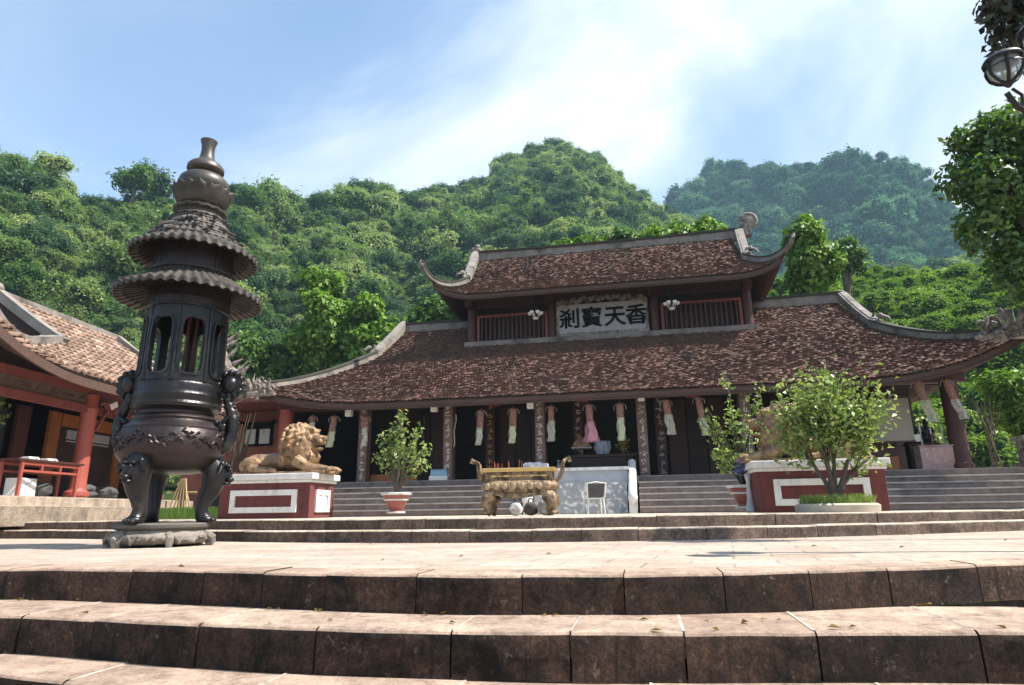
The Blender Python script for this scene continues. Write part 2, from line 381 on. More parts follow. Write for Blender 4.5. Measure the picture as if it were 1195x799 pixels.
M['flag_green'] = mat('green gauze', (.36,.40,.20), (.50,.48,.40), 14, .8, dark=(.12,.11,.08), dscale=22, dcut=(.54,.62))
M['flag_pink'] = mat('pink gauze', (.50,.23,.27), (.36,.16,.19), 12, .7)
M['blue_white'] = mat('blue and white porcelain', (.62,.66,.70), (.10,.17,.32), 14, .25)
M['blue'] = mat('pale blue plastic', (.22,.38,.52), (.19,.34,.47), 3, .5)
M['plastic'] = mat('white plastic', (.72,.72,.70), (.62,.62,.60), 5, .4)
M['cloth_dark'] = mat('dark cloth', (.05,.05,.055), (.10,.09,.09), 8, .9)
M['cloth_grey'] = mat('grey cloth', (.42,.41,.41), (.58,.57,.56), 7, .9)
M['blind'] = mat('beige roller blind', (.30,.265,.21), (.26,.23,.18), 1.2, .85)
M['fruit'] = mat('pale fruit', (.62,.48,.34), (.44,.18,.12), 12, .5, island=.5)
M['bamboo'] = mat('dry bamboo', (.40,.30,.17), (.28,.2,.11), 6, .7)
def glass_mat():
    m, nt, b, oc, geo = mat_base('lamp glass'); b.inputs['Base Color'].default_value = (.85,.92,.92,1)
    b.inputs['Roughness'].default_value = .08; b.inputs['Transmission Weight'].default_value = .8; b.inputs['IOR'].default_value = 1.1; return m
M['glass'] = glass_mat()

# ------------------------------------------------------------------ ground, terrace, steps
ZC, ZF = 0.265, 1.17        # courtyard and veranda floor heights; the terrace is 0
def smooth_curve(pts, xs):
    p = np.array(pts); c = np.polyfit(p[:,0], p[:,1], 4)
    lo, hi = p[0,0], p[-1,0]; dl = np.polyval(np.polyder(c), lo); dh = np.polyval(np.polyder(c), hi)
    out = []
    for x in xs:
        if x < lo: y = np.polyval(c, lo) + dl*(x-lo)*.5
        elif x > hi: y = np.polyval(c, hi) + dh*(x-hi)*.5
        else: y = np.polyval(c, x)
        out.append((x, float(y)))
    return out
XS = np.linspace(-9, 8, 86)
XB = np.linspace(-26, 22, 121)
E0 = smooth_curve([(-4.18,3.73),(-3.16,3.68),(-2.06,3.59),(-1.39,3.47),(-0.85,3.41),(-0.15,3.49),(0.41,3.64),(1.19,3.95),(2.09,4.33)], XS)
E1 = smooth_curve([(-3.51,3.19),(-2.89,3.11),(-2.24,3.05),(-1.70,2.99),(-1.17,2.96),(-0.58,2.97),(-0.04,3.05),(0.50,3.12),(1.03,3.18),(1.52,3.24)], XS)
E2 = smooth_curve([(-3.4,2.86),(-3.0,2.78),(-2.63,2.69),(-1.8,2.58),(-.6,2.55),(.6,2.62),(1.6,2.72)], XS)
EB = smooth_curve([(-10.48,9.27),(-6.63,8.25),(-3.48,7.36),(-1.41,7.08),(-0.03,7.46),(1.39,7.96),(2.98,8.75),(4.91,9.98)], XB)
def curve_y(E, x): return lerp(x, [p[0] for p in E], [p[1] for p in E])
# one sheet that reaches the horizon
g = MB(); g.grid(lambda u, v: (-3000+6000*u, -3000+6000*v, -1.2), 8, 8); struct(g.build('ground', M['soil']))
def slab(mb, front, back, z, depth, jit=0):
    k = len(front)
    for i in range(k-1):
        a, b, c, d = front[i], front[i+1], back[i+1], back[i]
        mb.add([(*a, z), (*b, z), (*c, z), (*d, z)], [(0,1,2,3)])
        mb.add([(*a, z), (*b, z), (*b, z-depth), (*a, z-depth)], [(3,2,1,0)])
# terrace: paving between the front edge and the foot of the upper steps
t = MB()
fr = [(x, curve_y(E0, x)+.30) for x in XB]; slab(t, fr, [(x, curve_y(EB, x)+.8) for x in XB], 0.0, .9)
struct(t.build('terrace', M['paving']))
def step_row(name, E, z, h, depth, length, m, seed, xr, gap=.006):
    """a row of separate cut stones following the curve E; top face at z, worn rounded front edge"""
    rng = random.Random(seed); mb = MB(); x = xr[0]
    while x < xr[1]:
        L = length*rng.uniform(.8, 1.2); n = 6; dz = rng.uniform(-.004, .004); dy = rng.uniform(-.007, .007)
        prof = [(depth, 0), (.035, 0), (.014, -.004), (.003, -.014), (0, -.032), (.004, -h*.55), (.001, -h)]
        rows = []
        for i in range(n+1):
            xx = x + gap/2 + (L-gap)*i/n; y = curve_y(E, xx) + dy; e = 1 if 0 < i < n else 0
            rows.append([(xx, y + a + (0 if e else (.006 if k in (2,3,4) else 0)), z + b + dz + noise.noise((xx*3, z*9, a*4))*.004*(1 if k < 5 else .3)) for k, (a, b) in enumerate(prof)])
        vs = [p for r in rows for p in r]; w = len(prof)
        fs = [(i*w+j, i*w+j+1, (i+1)*w+j+1, (i+1)*w+j) for i in range(n) for j in range(w-1)]
        fs += [tuple(range(w-1, -1, -1)), tuple(n*w+j for j in range(w))]
        mb.add(vs, fs); x += L
        if gap > .007:   # lime mortar in the joint
            xx = x; y = curve_y(E, xx); mb.box((xx, y+depth*.5+.02, z-.0535), (gap*1.6, depth-.06, .111), mi=1)
    return struct(mb.build(name, [m, M['mortar']], smooth=35))
step_row('step_top', E0, .004, .195, .34, .50, M['step'], 1, (-9, 8))
step_row('step_middle', E1, -.19, .20, .75, .56, M['step'], 2, (-9, 8), .009)
step_row('step_bottom', E2, -.385, .19, .75, .8, M['step'], 4, (-9, 8), .008)
f = MB(); slab(f, [(-12, -6), (12, -6)], [(-12, 2.75), (12, 2.75)], -.56, .6); struct(f.build('lower_path', M['paving']))
EB2 = [(x, y+.36) for x, y in EB]
step_row('upper_step_lower', EB, .133, .135, .5, .62, M['backstep'], 5, (-26, 22))
step_row('upper_step_top', EB2, ZC, .135, .5, .7, M['backstep'], 6, (-26, 22))
c = MB(); slab(c, [(x, y+.8) for x, y in EB], [(x, 46) for x, y in EB], ZC-.006, .5); struct(c.build('courtyard', M['court']))

# ------------------------------------------------------------------ roof tiles
def tile_field(mb, surf, nrm, xl, xr, y0, y1, rows, tw, rng, lap=1.6, th=.02, lift=.034, curve=0):
    """overlapping separate tiles laid on surf(x, y) in rows from y0 (eave) to y1 (ridge)"""
    dy = (y1-y0)/rows; V = []; Fq = []; o = 0
    for r in range(rows):
        y = y0 + dy*r; a, b = xl(y), xr(y); n = max(1, int((b-a)/tw)); w = (b-a)/n; sh = (r % 2)*.5
        for i in range(n+1):
            x0 = max(a, a+w*(i-sh)); x1 = min(b, a+w*(i+1-sh))
            if x1-x0 < w*.2: continue
            yb = y + rng.uniform(-.25, .25)*dy - dy*.1; yt = min(y1, yb + dy*lap)
            l = lift*rng.uniform(.3, 1.7); sk = rng.uniform(-.15, .15)*w
            xm = (x0+x1)/2; k = .06*w
            pts = []
            for (px, py, hh) in ((x0+k, yb+dy*.18, l), (xm+sk*.2, yb, l*1.15+curve), (x1-k, yb+dy*.18, l), (x1-k+sk, yt, .004), (x0+k+sk, yt, .004)):
                p = surf(px, py); q = nrm(px, py); pts.append((p[0]+q[0]*hh, p[1]+q[1]*hh, p[2]+q[2]*hh))
            q = nrm(xm, y); low = [(pts[j][0]-q[0]*(th+l*.6), pts[j][1]-q[1]*(th+l*.6), pts[j][2]-q[2]*(th+l*.6)) for j in (0,1,2)]
            mb.add(pts+low, [(0,1,2,3,4), (0,5,6,1), (1,6,7,2)] if not curve else [(0,1,4), (1,3,4), (1,2,3), (0,5,6,1), (1,6,7,2)])
def num_normal(surf):
    def f(x, y):
        e = .05; a = Vector(surf(x+e, y)) - Vector(surf(x-e, y)); b = Vector(surf(x, y+e)) - Vector(surf(x, y-e))
        return a.cross(b).normalized()
    return f

class Roof:
    """hip and gable roof, ridge along x: eave y0,z0 ; ridge y1,z1 ; curved profile and lifted corners"""
    def __init__(s, xc, he, hv, hr, y0, z0, y1, z1, yv, sag, lift_l, lift_r, lift_from):
        s.__dict__.update(locals())
    def prof(s, y):
        t = (y-s.y0)/(s.y1-s.y0); return s.z0 + (s.z1-s.z0)*t - s.sag*4*t*(1-t)
    def half(s, y):           # half width of the front slope at y
        if y < s.yv: return s.he + (s.hv-s.he)*((y-s.y0)/(s.yv-s.y0))**.8
        return s.hv
    def lift(s, x, y):
        d = abs(x-s.xc); k = max(0, (d-s.lift_from)/(s.he-s.lift_from)); L = s.lift_l if x < s.xc else s.lift_r
        f = max(0, 1-(y-s.y0)/(s.yv-s.y0)); return L*k**3*f**1.3
    def surf(s, x, y): return (x, y - .25*s.lift(x, y), s.prof(y) + s.lift(x, y))
    def hip(s, side, n=14):
        return [Vector(s.surf(s.xc+side*s.half(y), y)) for y in np.linspace(s.y0, s.yv, n)]
    def build(s, root, rows, tw, seed, tile_name='roof_tiles'):
        rng = random.Random(seed); nm = num_normal(s.surf)
        mb = MB(); tile_field(mb, s.surf, nm, lambda y: s.xc-s.half(y), lambda y: s.xc+s.half(y), s.y0, s.y1, rows, tw, rng)
        mb.build(tile_name, M['tile'], root, world=True)
        u = MB(); nu, nv = 60, 16
        def fs(off, back=False):
            def g(a, b):
                y = s.y0 + (s.y1-s.y0)*b; p = s.surf(s.xc + s.half(y)*(2*a-1), y)
                yy = p[1] if not back else 2*s.y1 - p[1]
                return (p[0], yy, p[2]-off)
            return g
        for bk in (False, True):
            u.grid(fs(.05, bk), nu, 40); u.grid(fs(.18, bk), nu, nv)
        for sd in (-1, 1):   # hipped ends: from each hip line across to its mirror image, and the closed gable above
            def hipend(a, b, sd=sd):
                y = s.y0 + (s.yv-s.y0)*b; p = s.surf(s.xc+sd*s.half(y), y); yy = p[1] + (2*(s.y1-p[1]))*a
                k = 1-(2*a-1)**2
                return (p[0], yy, p[2] - .02 - .6*k*s.lift(s.xc+sd*s.half(s.y0), s.y0)*(1-b))
            u.grid(hipend, 12, 10)
            xg = s.xc+sd*s.hv*.985
            u.add([(xg, s.yv, s.prof(s.yv)-.02), (xg, s.y1, s.z1), (xg, 2*s.y1-s.yv, s.prof(s.yv)-.02)], [(0,1,2)])
        u.build('roof_deck', M['underroof'], root, world=True)
        # eave board following the lifted edge
        e = MB(); e.strip([(p[0], p[1]+.05, p[2]-.22) for p in (s.surf(s.xc + s.he*(2*i/60-1)*.985, s.y0) for i in range(61))], .06, .17)
        e.build('eave_board', M['fascia'], root, world=True)
        e = MB()
        n = int(s.he*2/.28)
        for i in range(n):   # rafters under the overhang
            x = s.xc - s.he*.96 + s.he*1.92*i/(n-1); a = s.surf(x, s.y0+.12); b = s.surf(x*.985+s.xc*.015, s.y0+1.6)
            e.span((a[0], a[1], a[2]-.20), (b[0], b[1], b[2]-.20), .07, .08)
        o = e.build('rafters', M['wood'], root, world=True); o['kind'] = 'stuff'

def finial_curl(mb, p, d, h, r=.12, spikes=5, seed=0):
    """upswept porcelain dragon tail with spiky fins at the roof corner"""
    rng = random.Random(seed); p = Vector(p); d = Vector(d).normalized(); pts = []; rad = []
    for i in range(12):
        t = i/11; q = p + d*(.75*math.sin(t*1.9)*h*.5) + Vector((0,0,h*(t**1.5)))
        pts.append(q); rad.append(r*(1-.75*t)+.015)
    mb.tube(pts, rad, 7)
    for i in range(spikes):
        t = (i+.7)/spikes; k = pts[int(t*11*.95)]; s = d*-1
        mb.tube([k, k + s*.16*h + Vector((0,0,.10*h)), k + s*.30*h + Vector((rng.uniform(-.04,.04),0,.30*h*rng.uniform(.6,1.2)))], [.06*h, .045*h, .01], 5)
        mb.tube([k, k + d*.10*h + Vector((0,0,-.02)), k + d*.16*h + Vector((0,0,.12*h))], [.05*h, .04*h, .008], 5)

# ------------------------------------------------------------------ the main hall
hall = thing('temple_hall', 'long two-tier temple hall with brown tiled roofs above a dark open veranda', 'temple', (-.85, 17, ZC))
LR = Roof(-.85, 9.85, 8.25, 8.45, 16.2, 3.27, 24.3, 7.6, 21.1, .16, .55, 1.05, 5.2)
UR = Roof(-.96, 5.87, 4.95, 5.25, 20.4, 7.66, 24.3, 10.5, 21.9, .12, .58, .50, 4.0)
LR.build(hall, 98, .098, 11)
UR.build(hall, 54, .098, 12)
def ridge_beam(a, b, h, w=.3, sag=0):
    n = 10; pts = [(a[0]+(b[0]-a[0])*i/n, a[1]+(b[1]-a[1])*i/n, a[2]+(b[2]-a[2])*i/n - sag*4*(i/n)*(1-i/n)) for i in range(n+1)]
    m = MB(); m.strip(pts, w, h); o = m.build('ridge', M['ridge'], hall, world=True)
    q = MB(); q.strip([(x, y, z+h+.002) for x, y, z in pts], w+.12, .08); c = q.build('ridge_cap', M['ridge_dark'], o, world=True)
    return o
ridge_beam((-9.2,24.3,7.5), (-5.4,24.3,7.5), .34); ridge_beam((3.7,24.3,7.5), (7.6,24.3,7.55), .34)
ridge_beam((-6.05,24.3,10.38), (4.4,24.3,10.38), .36, sag=.06)
def verge_and_hip(rf, side, hv, w=.30):
    a = Vector((rf.xc+side*(rf.hr), rf.y1, rf.z1+.12)); b = Vector(rf.surf(rf.xc+side*(rf.hv+.04), rf.yv)) + Vector((0,0,-.02))
    m = MB(); n = 8; m.strip([a.lerp(b, i/n) - Vector((0,0,.12*4*(i/n)*(1-i/n)*.5)) for i in range(n+1)], w, hv)
    m.strip([a.lerp(b, i/n) + Vector((0,0,hv+.003-.12*4*(i/n)*(1-i/n)*.5)) for i in range(n+1)], w*.55, .07)
    m.build('verge', M['ridge'], hall, world=True)
    hp = rf.hip(side); hp = hp[::-1]
    d = (hp[-1]-hp[-2]).normalized()
    hp = hp + [hp[-1] + d*.25 + Vector((0,0,.10)), hp[-1] + d*.42 + Vector((0,0,.32))]
    m = MB(); k = len(hp); m.strip(hp, [w*.75*(1-.45*i/(k-1)) for i in range(k)], [hv*.8*(1-.5*i/(k-1)) for i in range(k)])
    o = m.build('hip_ridge', M['ridge'], hall, world=True)
    m = MB(); m.strip([p+Vector((0,0,hv*.8*(1-.5*i/(k-1))+.003)) for i, p in enumerate(hp)], [w*.95*(1-.45*i/(k-1)) for i in range(k)], .06)
    m.build('ridge_cap', M['ridge_dark'], o, world=True)
    # little guardian beast where verge meets hip
    m = MB(); q = b + Vector((side*.05, -.1, hv*.6))
    m.ell(q, (.12,.17,.12), 8); m.ell(q+Vector((side*.05,-.18,.16)), (.10,.10,.10), 8)
    m.tube([q+Vector((0,.12,.05)), q+Vector((-side*.05,.22,.22)), q+Vector((0,.14,.36))], [.06,.05,.02], 6)
    m.tube([q+Vector((side*.05,-.25,.14)), q+Vector((side*.2,-.34,.05)), q+Vector((side*.26,-.36,-.08))], [.06,.05,.03], 6)
    m.build('guardian_beast', M['ornament'], hall, smooth=60, world=True)
    return hp[-1]
tips = {}
for sd in (-1, 1):
    tips['l', sd] = verge_and_hip(LR, sd, .27); tips['u', sd] = verge_and_hip(UR, sd, .24)
def corner_dragon(tip, sd, k, seed):
    m = MB(); finial_curl(m, tip+Vector((-sd*.05,.05,-.05)), (sd, -.35, 0), 1.05*k, .15*k, 6, seed)
    rng = random.Random(seed)
    # scrolled bracket wing below the corner: curling cloud bands and fins
    base = tip + Vector((-sd*.45, .2, -.40*k))
    m.tube([tip+Vector((-sd*.3,.1,-.1)), base], .06, 6)
    m.tube([base+Vector((sd*.75*k,-.1,.15*k)), base+Vector((sd*.3*k,-.05,-.04*k)), base, base+Vector((-sd*.5*k,.1,-.02*k))], [.03,.07*k,.08*k,.04], 7)
    for i in range(30):
        q = base + Vector((sd*rng.uniform(-.45,.75)*k, rng.uniform(-.12,.2), rng.uniform(-.12,.42)*k*(.5+.5*rng.random())))
        r0 = .10*k*rng.uniform(.5,1.1); dr = rng.choice((-1,1)); ph = rng.uniform(0,6); pts = [base.lerp(q,.3)] if i % 2 else []
        for t in range(11):
            a = ph+dr*t*.5; rr_ = r0*(1-t/13); pts.append(q+Vector((math.cos(a)*rr_, rng.uniform(-.01,.01), math.sin(a)*rr_)))
        n_ = len(pts); m.tube(pts, [.030*k*(1-.75*t/n_) for t in range(n_)], 6)
        if i % 3 == 0:
            m.tube([q, q+Vector((sd*.06*k,0,.12*k)), q+Vector((sd*.02*k,-.02,.28*k))], [.035*k,.022*k,.004], 5)
    m.build('corner_trim', M['ornament'], hall, smooth=50, world=True)
corner_dragon(tips['l',-1], -1, 1.25, 3); corner_dragon(tips['l',1]+Vector((-.3,0,0)), 1, 1.6, 4)
for sd, h in ((-1,.22),(1,.12)):
    m = MB(); finial_curl(m, tips['u',sd]+Vector((-sd*.06,.03,-.06)), (sd,-.3,0), h, .07, 3, 8); m.build('corner_trim', M['ornament'], hall, smooth=50, world=True)
# ridge end ornaments: a small crest left, a round medallion right
m = MB(); q = Vector((-6.1, 24.3, 10.8))
for i in range(7): m.ell(q+Vector((random.uniform(-.25,.2),0,random.uniform(0,.35))), (.14,.1,.12), 7)
m.build('ridge_crest', M['ornament'], hall, smooth=50, world=True)
m = MB(); q = Vector((4.68, 24.3, 11.02)); rot = Matrix.Rotation(PI/2, 4, 'X')
prof = [(.02,-.09),(.30,-.09),(.36,-.04),(.36,.04),(.30,.09),(.24,.06),(.14,.1),(.02,.1)]
vs = MB(); vs.lathe(prof, 24)
m.add([rot @ Vector(v) + q + Vector((0,0,.12)) for v in vs.v], vs.f); m.box((4.6,24.3,10.75), (.3,.3,.5))
m.build('ridge_medallion', M['ornament'], hall, smooth=40, world=True)

# upper storey
m = MB()
m.box((-.95, 21.93, 6.03), (10.05, .46, .48)); m.build('wall_base', M['ridge'], hall, world=True)
PX = [-5.75, -2.78, .78, 3.88]
for x in PX:
    m = MB(); m.lathe([(.17,6.1),(.17,7.72)], 14, (x, 22.0, 0)); m.box((x, 21.6, 7.62), (.26, .5, .24))
    m.build('column', M['wood'], hall, world=True, smooth=40)
m = MB(); m.box((-.93, 22.0, 7.80), (10.0,.22,.26)); m.box((-.93, 21.75, 7.58), (9.6,.06,.1)); m.build('beam', M['wood'], hall, world=True)
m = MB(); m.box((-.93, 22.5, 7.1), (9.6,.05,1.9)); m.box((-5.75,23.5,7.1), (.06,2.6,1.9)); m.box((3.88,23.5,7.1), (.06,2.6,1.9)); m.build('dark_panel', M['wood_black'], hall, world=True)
for a, b in ((-5.55,-2.95), (1.02,3.70)):
    m = MB(); z0, z1 = 6.28, 7.26
    m.box(((a+b)/2, 21.96, z0), (b-a, .1, .09)); m.box(((a+b)/2, 21.96, z1), (b-a, .1, .09))
    m.box((a+.045, 21.957, (z0+z1)/2), (.09,.1,z1-z0-.1)); m.box((b-.045, 21.957, (z0+z1)/2), (.09,.1,z1-z0-.1))
    fr_ = m.build('lattice_window', M['red_beam'], hall, world=True)
    q = MB(); n = 15
    for i in range(n): q.box((a+.09+(b-a-.18)*(i+.5)/n, 21.96, (z0+z1)/2), (.05,.05,z1-z0-.09))
    q.build('bars', M['wood'], fr_, world=True)
# silver signboard with four characters
def text_obj(body, size, loc, m, parent, extrude=.012, offset=.012, name='lettering', rot=(PI/2,0,0)):
    cu = bpy.data.curves.new(name, 'FONT'); cu.body = body; cu.size = size; cu.extrude = extrude; cu.offset = offset
    cu.align_x = 'CENTER'; cu.align_y = 'CENTER'; cu.resolution_u = 3
    tmp = bpy.data.objects.new(name, cu); C.objects.link(tmp)
    dg = bpy.context.evaluated_depsgraph_get(); me = bpy.data.meshes.new_from_object(tmp.evaluated_get(dg))
    bpy.data.objects.remove(tmp); me.materials.clear(); me.materials.append(m)
    o = bpy.data.objects.new(name, me); C.objects.link(o); o.rotation_euler = rot
    o.parent = parent; off = Vector((0,0,0)); p = parent
    while p is not None: off += p.location; p = p.parent
    o.location = Vector(loc) - off
    return o
m = MB(); sx0, sx1, sz0, sz1 = -2.58, .54, 6.30, 7.42
m.box(((sx0+sx1)/2, 21.80, (sz0+sz1)/2), (sx1-sx0, .06, sz1-sz0), rx=.06)
sb = m.build('signboard', M['sign'], hall, world=True)
m = MB()
for i in range(24):
    t = i/23; m.ell((sx0+.06+(sx1-sx0-.12)*t, 21.74, sz1+.05+.14*math.sin(t*PI)+.05*math.sin(i*2.1)), (.12,.05,.11), 7)
for x in (sx0, sx1):
    for i in range(6): m.ell((x, 21.765+.008*i, sz0+.1+.19*i), (.06,.05,.12), 6)
m.box(((sx0+sx1)/2, 21.735, sz0+.02), (sx1-sx0+.1,.06,.1)); m.build('carved_frame', M['ornament'], sb, smooth=50, world=True)
for ch, x in zip('剎寶天香', (-2.14, -1.36, -.56, .18)):
    text_obj(ch, .76, (x, 21.757, 6.86), M['black'], sb, .014, .014, 'character', (PI/2+.06,0,0))

# veranda: floor, columns, beams, back wall, doors
m = MB(); m.box((-.85, 20.6, ZF-.09), (18.6, 7.6, .18)); m.build('veranda_floor', M['floor'], hall, world=True)
m = MB(); m.box((-.85, 21.3, (ZF-.18+ZC)/2-.1), (18.4, 9.0, ZF-.18-ZC+.2-.01)); m.build('platform', M['stair'], hall, world=True)
CX = [-10.1, -7.62, -5.13, -2.58, .10, 2.68, 5.1, 7.45]
rc = random.Random(5)
def strokes(mb, cx, cy, cz, w, h, rng):
    """a brush character too worn to read"""
    for k in range(rng.randint(4, 6)):
        a = rng.choice((0, 0, PI/2, PI/2, .7, -.7)); L = rng.uniform(.35, .9)
        mb.box((cx+rng.uniform(-.25,.25)*w, cy, cz+rng.uniform(-.35,.35)*h), (L*w, .012, .16*h), ry=a)
for i, x in enumerate(CX):
    m = MB()
    if i in (1,2,3,4,5):
        m.box((x, 17.15, (ZF+3.3)/2), (.26, .30, 3.3-ZF)); o = m.build('column', M['couplet'], hall, world=True, bevel=.012)
        s_ = MB(); s_.box((x, 16.9965, (ZF+3.3)/2), (.18,.011,3.2-ZF), mi=1)
        for k in range(10): strokes(s_, x, 16.992, ZF+.16+.205*k, .15, .16, rc)
        s_.build('couplet_lettering', [M['pale_char'], M['couplet']], o, world=True)
    else:
        m.lathe([(.22,ZF),(.24,ZF+.08),(.19,ZF+.16),(.19,3.3)], 16, (x, 17.15, 0)); m.build('column', M['red_paint'] if i in (0,) else M['wood'], hall, world=True, smooth=40)
for i, x in enumerate((-7.2, -4.35, -1.72, .62, 3.3)):     # inner row with gilded couplets
    m = MB(); m.box((x, 18.9, (ZF+3.9)/2), (.28,.28,3.9-ZF)); o = m.build('inner_column', M['wood'], hall, world=True)
    s_ = MB(); s_.box((x, 18.7565, (ZF+3.9)/2), (.19,.011,3.7-ZF), mi=1)
    for k in range(10): strokes(s_, x, 18.752, ZF+.2+.22*k, .17, .16, rc)
    s_.build('couplet_lettering', [M['pale_char'] if i in (2,3) else M['gild_char'], M['wood']], o, world=True)
m = MB(); m.box((-1.3, 17.15, 3.36), (18.2, .2, .24)); m.build('beam', M['wood'], hall, world=True)
for x in (-6.4, -3.8, -1.4, 1.4, 3.9): # beam ends
    m = MB(); m.box((x, 16.8, 3.27), (.26,.5,.3)); m.build('beam_end', M['red_beam'], hall, world=True)
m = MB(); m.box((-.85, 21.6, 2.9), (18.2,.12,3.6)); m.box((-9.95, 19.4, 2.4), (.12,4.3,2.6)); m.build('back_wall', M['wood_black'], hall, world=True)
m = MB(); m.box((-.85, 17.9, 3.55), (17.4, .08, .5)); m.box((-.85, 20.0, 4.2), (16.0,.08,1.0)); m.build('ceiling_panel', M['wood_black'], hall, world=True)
for a, b in ((-7.45,-6.0), (-4.25,-2.75), (.85,2.5), (2.85,4.3)):  # dark plank doors in the bays
    for k in range(3):
        w = (b-a)/3; m = MB(); m.box((a+w*(k+.5), 19.6+.03*(k % 2), 2.35), (w*.94,.05,2.3)); m.build('door', M['wood_black'] if k % 2 else M['wood'], hall, world=True)
for a, b, z1 in ((-7.52,-6.82,1.40), (-6.55,-6.15,1.3), (-4.42,-3.92,1.42), (4.55,6.2,1.52)):   # ochre skirting panels
    m = MB(); m.box(((a+b)/2, 17.5, (ZF+z1)/2), (b-a, .1, z1-ZF)); m.build('skirting_panel', M['orange'], hall, world=True)
# right bay: wall, blind
m = MB(); m.box((5.3, 17.62, 2.4), (1.9,.1,2.4)); m.build('side_wall', M['wood'], hall, world=True)
# stairs either side of the carved ramp
RX0, RX1 = -2.45, -.33
def stair(name, a, b):
    mb = MB(); n = 5; rh = (ZF-.17-ZC)/n
    for k in range(n):
        y = 14.9+.33*k; mb.box(((a+b)/2, (y+17.0)/2, ZC+rh*(k+.5)), (b-a-.002*k, 17.0-y, rh-.012))
        mb.box(((a+b)/2, y-.02+.16, ZC+rh*(k+1)-.016), (b-a, .36, .032), mi=1)
    mb.box(((a+b)/2, 16.78+.2, ZF-.09), (b-a-.02,.36,.165))
    return struct(mb.build(name, [M['stair'], M['floor']], bevel=.004))
stair('stairs', -9.6, RX0-.28); stair('stairs', RX1+.26, 9.6)

# ------------------------------------------------------------------ carved ramp between the stairs, with balustrade
ramp = thing('stone_ramp', 'white carved stone ramp block between the two stair flights behind the brass incense table', 'stone ramp', (-1.28, 15.6, ZC))
m = MB(); m.box(((RX0+RX1)/2, 15.9, (ZC+.95)/2), (RX1-RX0-.01, 1.7, .95-ZC)); m.build('carved_relief', M['relief'], ramp, world=True)
m = MB(); m.box(((RX0+RX1)/2, 16.4, 1.12), (RX1-RX0+.02, .9, .32)); m.build('upper_block', M['grey_marble'], ramp, world=True)
m = MB(); m.box(((RX0+RX1)/2, 16.38, 1.315), (RX1-RX0+.1, 1.0, .07)); m.build('ledge', M['white'], ramp, world=True)
for x in (RX0-.12, RX1+.12):
    m = MB(); y0, y1 = 14.75, 16.75
    vs = [(x-.09,y0,ZC),(x+.09,y0,ZC),(x+.09,y1,ZC),(x-.09,y1,ZC),(x-.09,y0,.62),(x+.09,y0,.62),(x+.09,y1,1.45),(x-.09,y1,1.45)]
    m.add(vs, [(0,3,2,1),(4,5,6,7),(0,1,5,4),(1,2,6,5),(2,3,7,6),(3,0,4,7)])
    m.tube([(x,y0-.02,.66),(x,y0+.1,.71),(x,y1,1.49)], .10, 10); m.ell((x,y0-.06,.60), (.11,.12,.14), 10)
    m.build('balustrade', M['white'], ramp, smooth=40, world=True)

# ------------------------------------------------------------------ incense burner
BX, BY = -5.37, 6.7
bn = thing('incense_burner', 'tall black bronze incense burner like a round pagoda with two roofs', 'incense burner', (BX, BY, 0))
def ang_noise(a, k, s): return noise.noise((math.cos(a)*k, math.sin(a)*k, s))
m = MB()
m.lathe([(.30,.02),(.50,.02),(.60,.035),(.645,.075),(.635,.115),(.60,.135),(.57,.15),(.555,.17),(.555,.175)], 72, mod=lambda i,a,r,z: (r*(1+.012*math.sin(a*12)), z+(.03*max(0,math.sin(a*6)) if i < 2 else 0)))
dm = MB(); dm.lathe([(.54,.176),(.575,.185),(.60,.205),(.605,.235),(.585,.25),(.2,.255)], 64); dm.build('top_disc', mat('dark stone disc', (.13,.115,.10), (.07,.06,.052), 5, .7, bmp=.4), bn, smooth=40)
for k in range(22):
    a = 2*PI*k/22; d = Vector((math.cos(a), math.sin(a), 0)); t_ = Vector((-math.sin(a), math.cos(a), 0))
    m.tube([d*.645-t_*.07+Vector((0,0,.10+.03*math.sin(k*2.3))), d*.675+Vector((0,0,.075+.03*math.cos(k*1.7))), d*.65+t_*.07+Vector((0,0,.12))], [.014,.03,.012], 6)
for k in range(6):   # scroll feet
    a = 2*PI*k/6+.3; d = Vector((math.cos(a), math.sin(a), 0))
    m.tube([d*.52+Vector((0,0,.10)), d*.62+Vector((0,0,.11)), d*.69+Vector((0,0,.075)), d*.68+Vector((0,0,.03)), d*.62+Vector((0,0,.025)), d*.61+Vector((0,0,.06))], [.05,.06,.055,.045,.035,.02], 8)
m.build('stone_base', M['burner_base'], bn, smooth=40)
# bowl
m = MB()
m.lathe([(.05,.80),(.30,.805),(.44,.83),(.56,.90),(.645,.99),(.68,1.09),(.675,1.17),(.65,1.25),(.62,1.29),(.60,1.31),(.575,1.335),(.52,1.37),(.50,1.40),(.515,1.425),(.50,1.445),(.46,1.47),(.46,1.53)], 64,
        mod=lambda i,a,r,z: (r*.965 if 2 <= i <= 8 else r, z))
bw = m.build('bowl', M['bronze_brown'], bn, smooth=40)
m = MB(); rr = random.Random(2)
for k in range(150):   # cast dragon relief round the belly
    a = 2*PI*k/150; z = 1.15+.055*math.sin(a*7)+rr.uniform(-.07,.07); r = .66-.28*max(0, z-1.14)
    p = Vector((math.cos(a)*r, math.sin(a)*r, z)); t = Vector((-math.sin(a), math.cos(a), rr.uniform(-1,1)))
    m.tube([p-t*.035, p+Vector((math.cos(a),math.sin(a),0))*.008+Vector((0,0,.02)), p+t*.035], [.008,.016,.006], 5)
m.build('dragon_relief', M['bronze_brown'], bw, smooth=60)
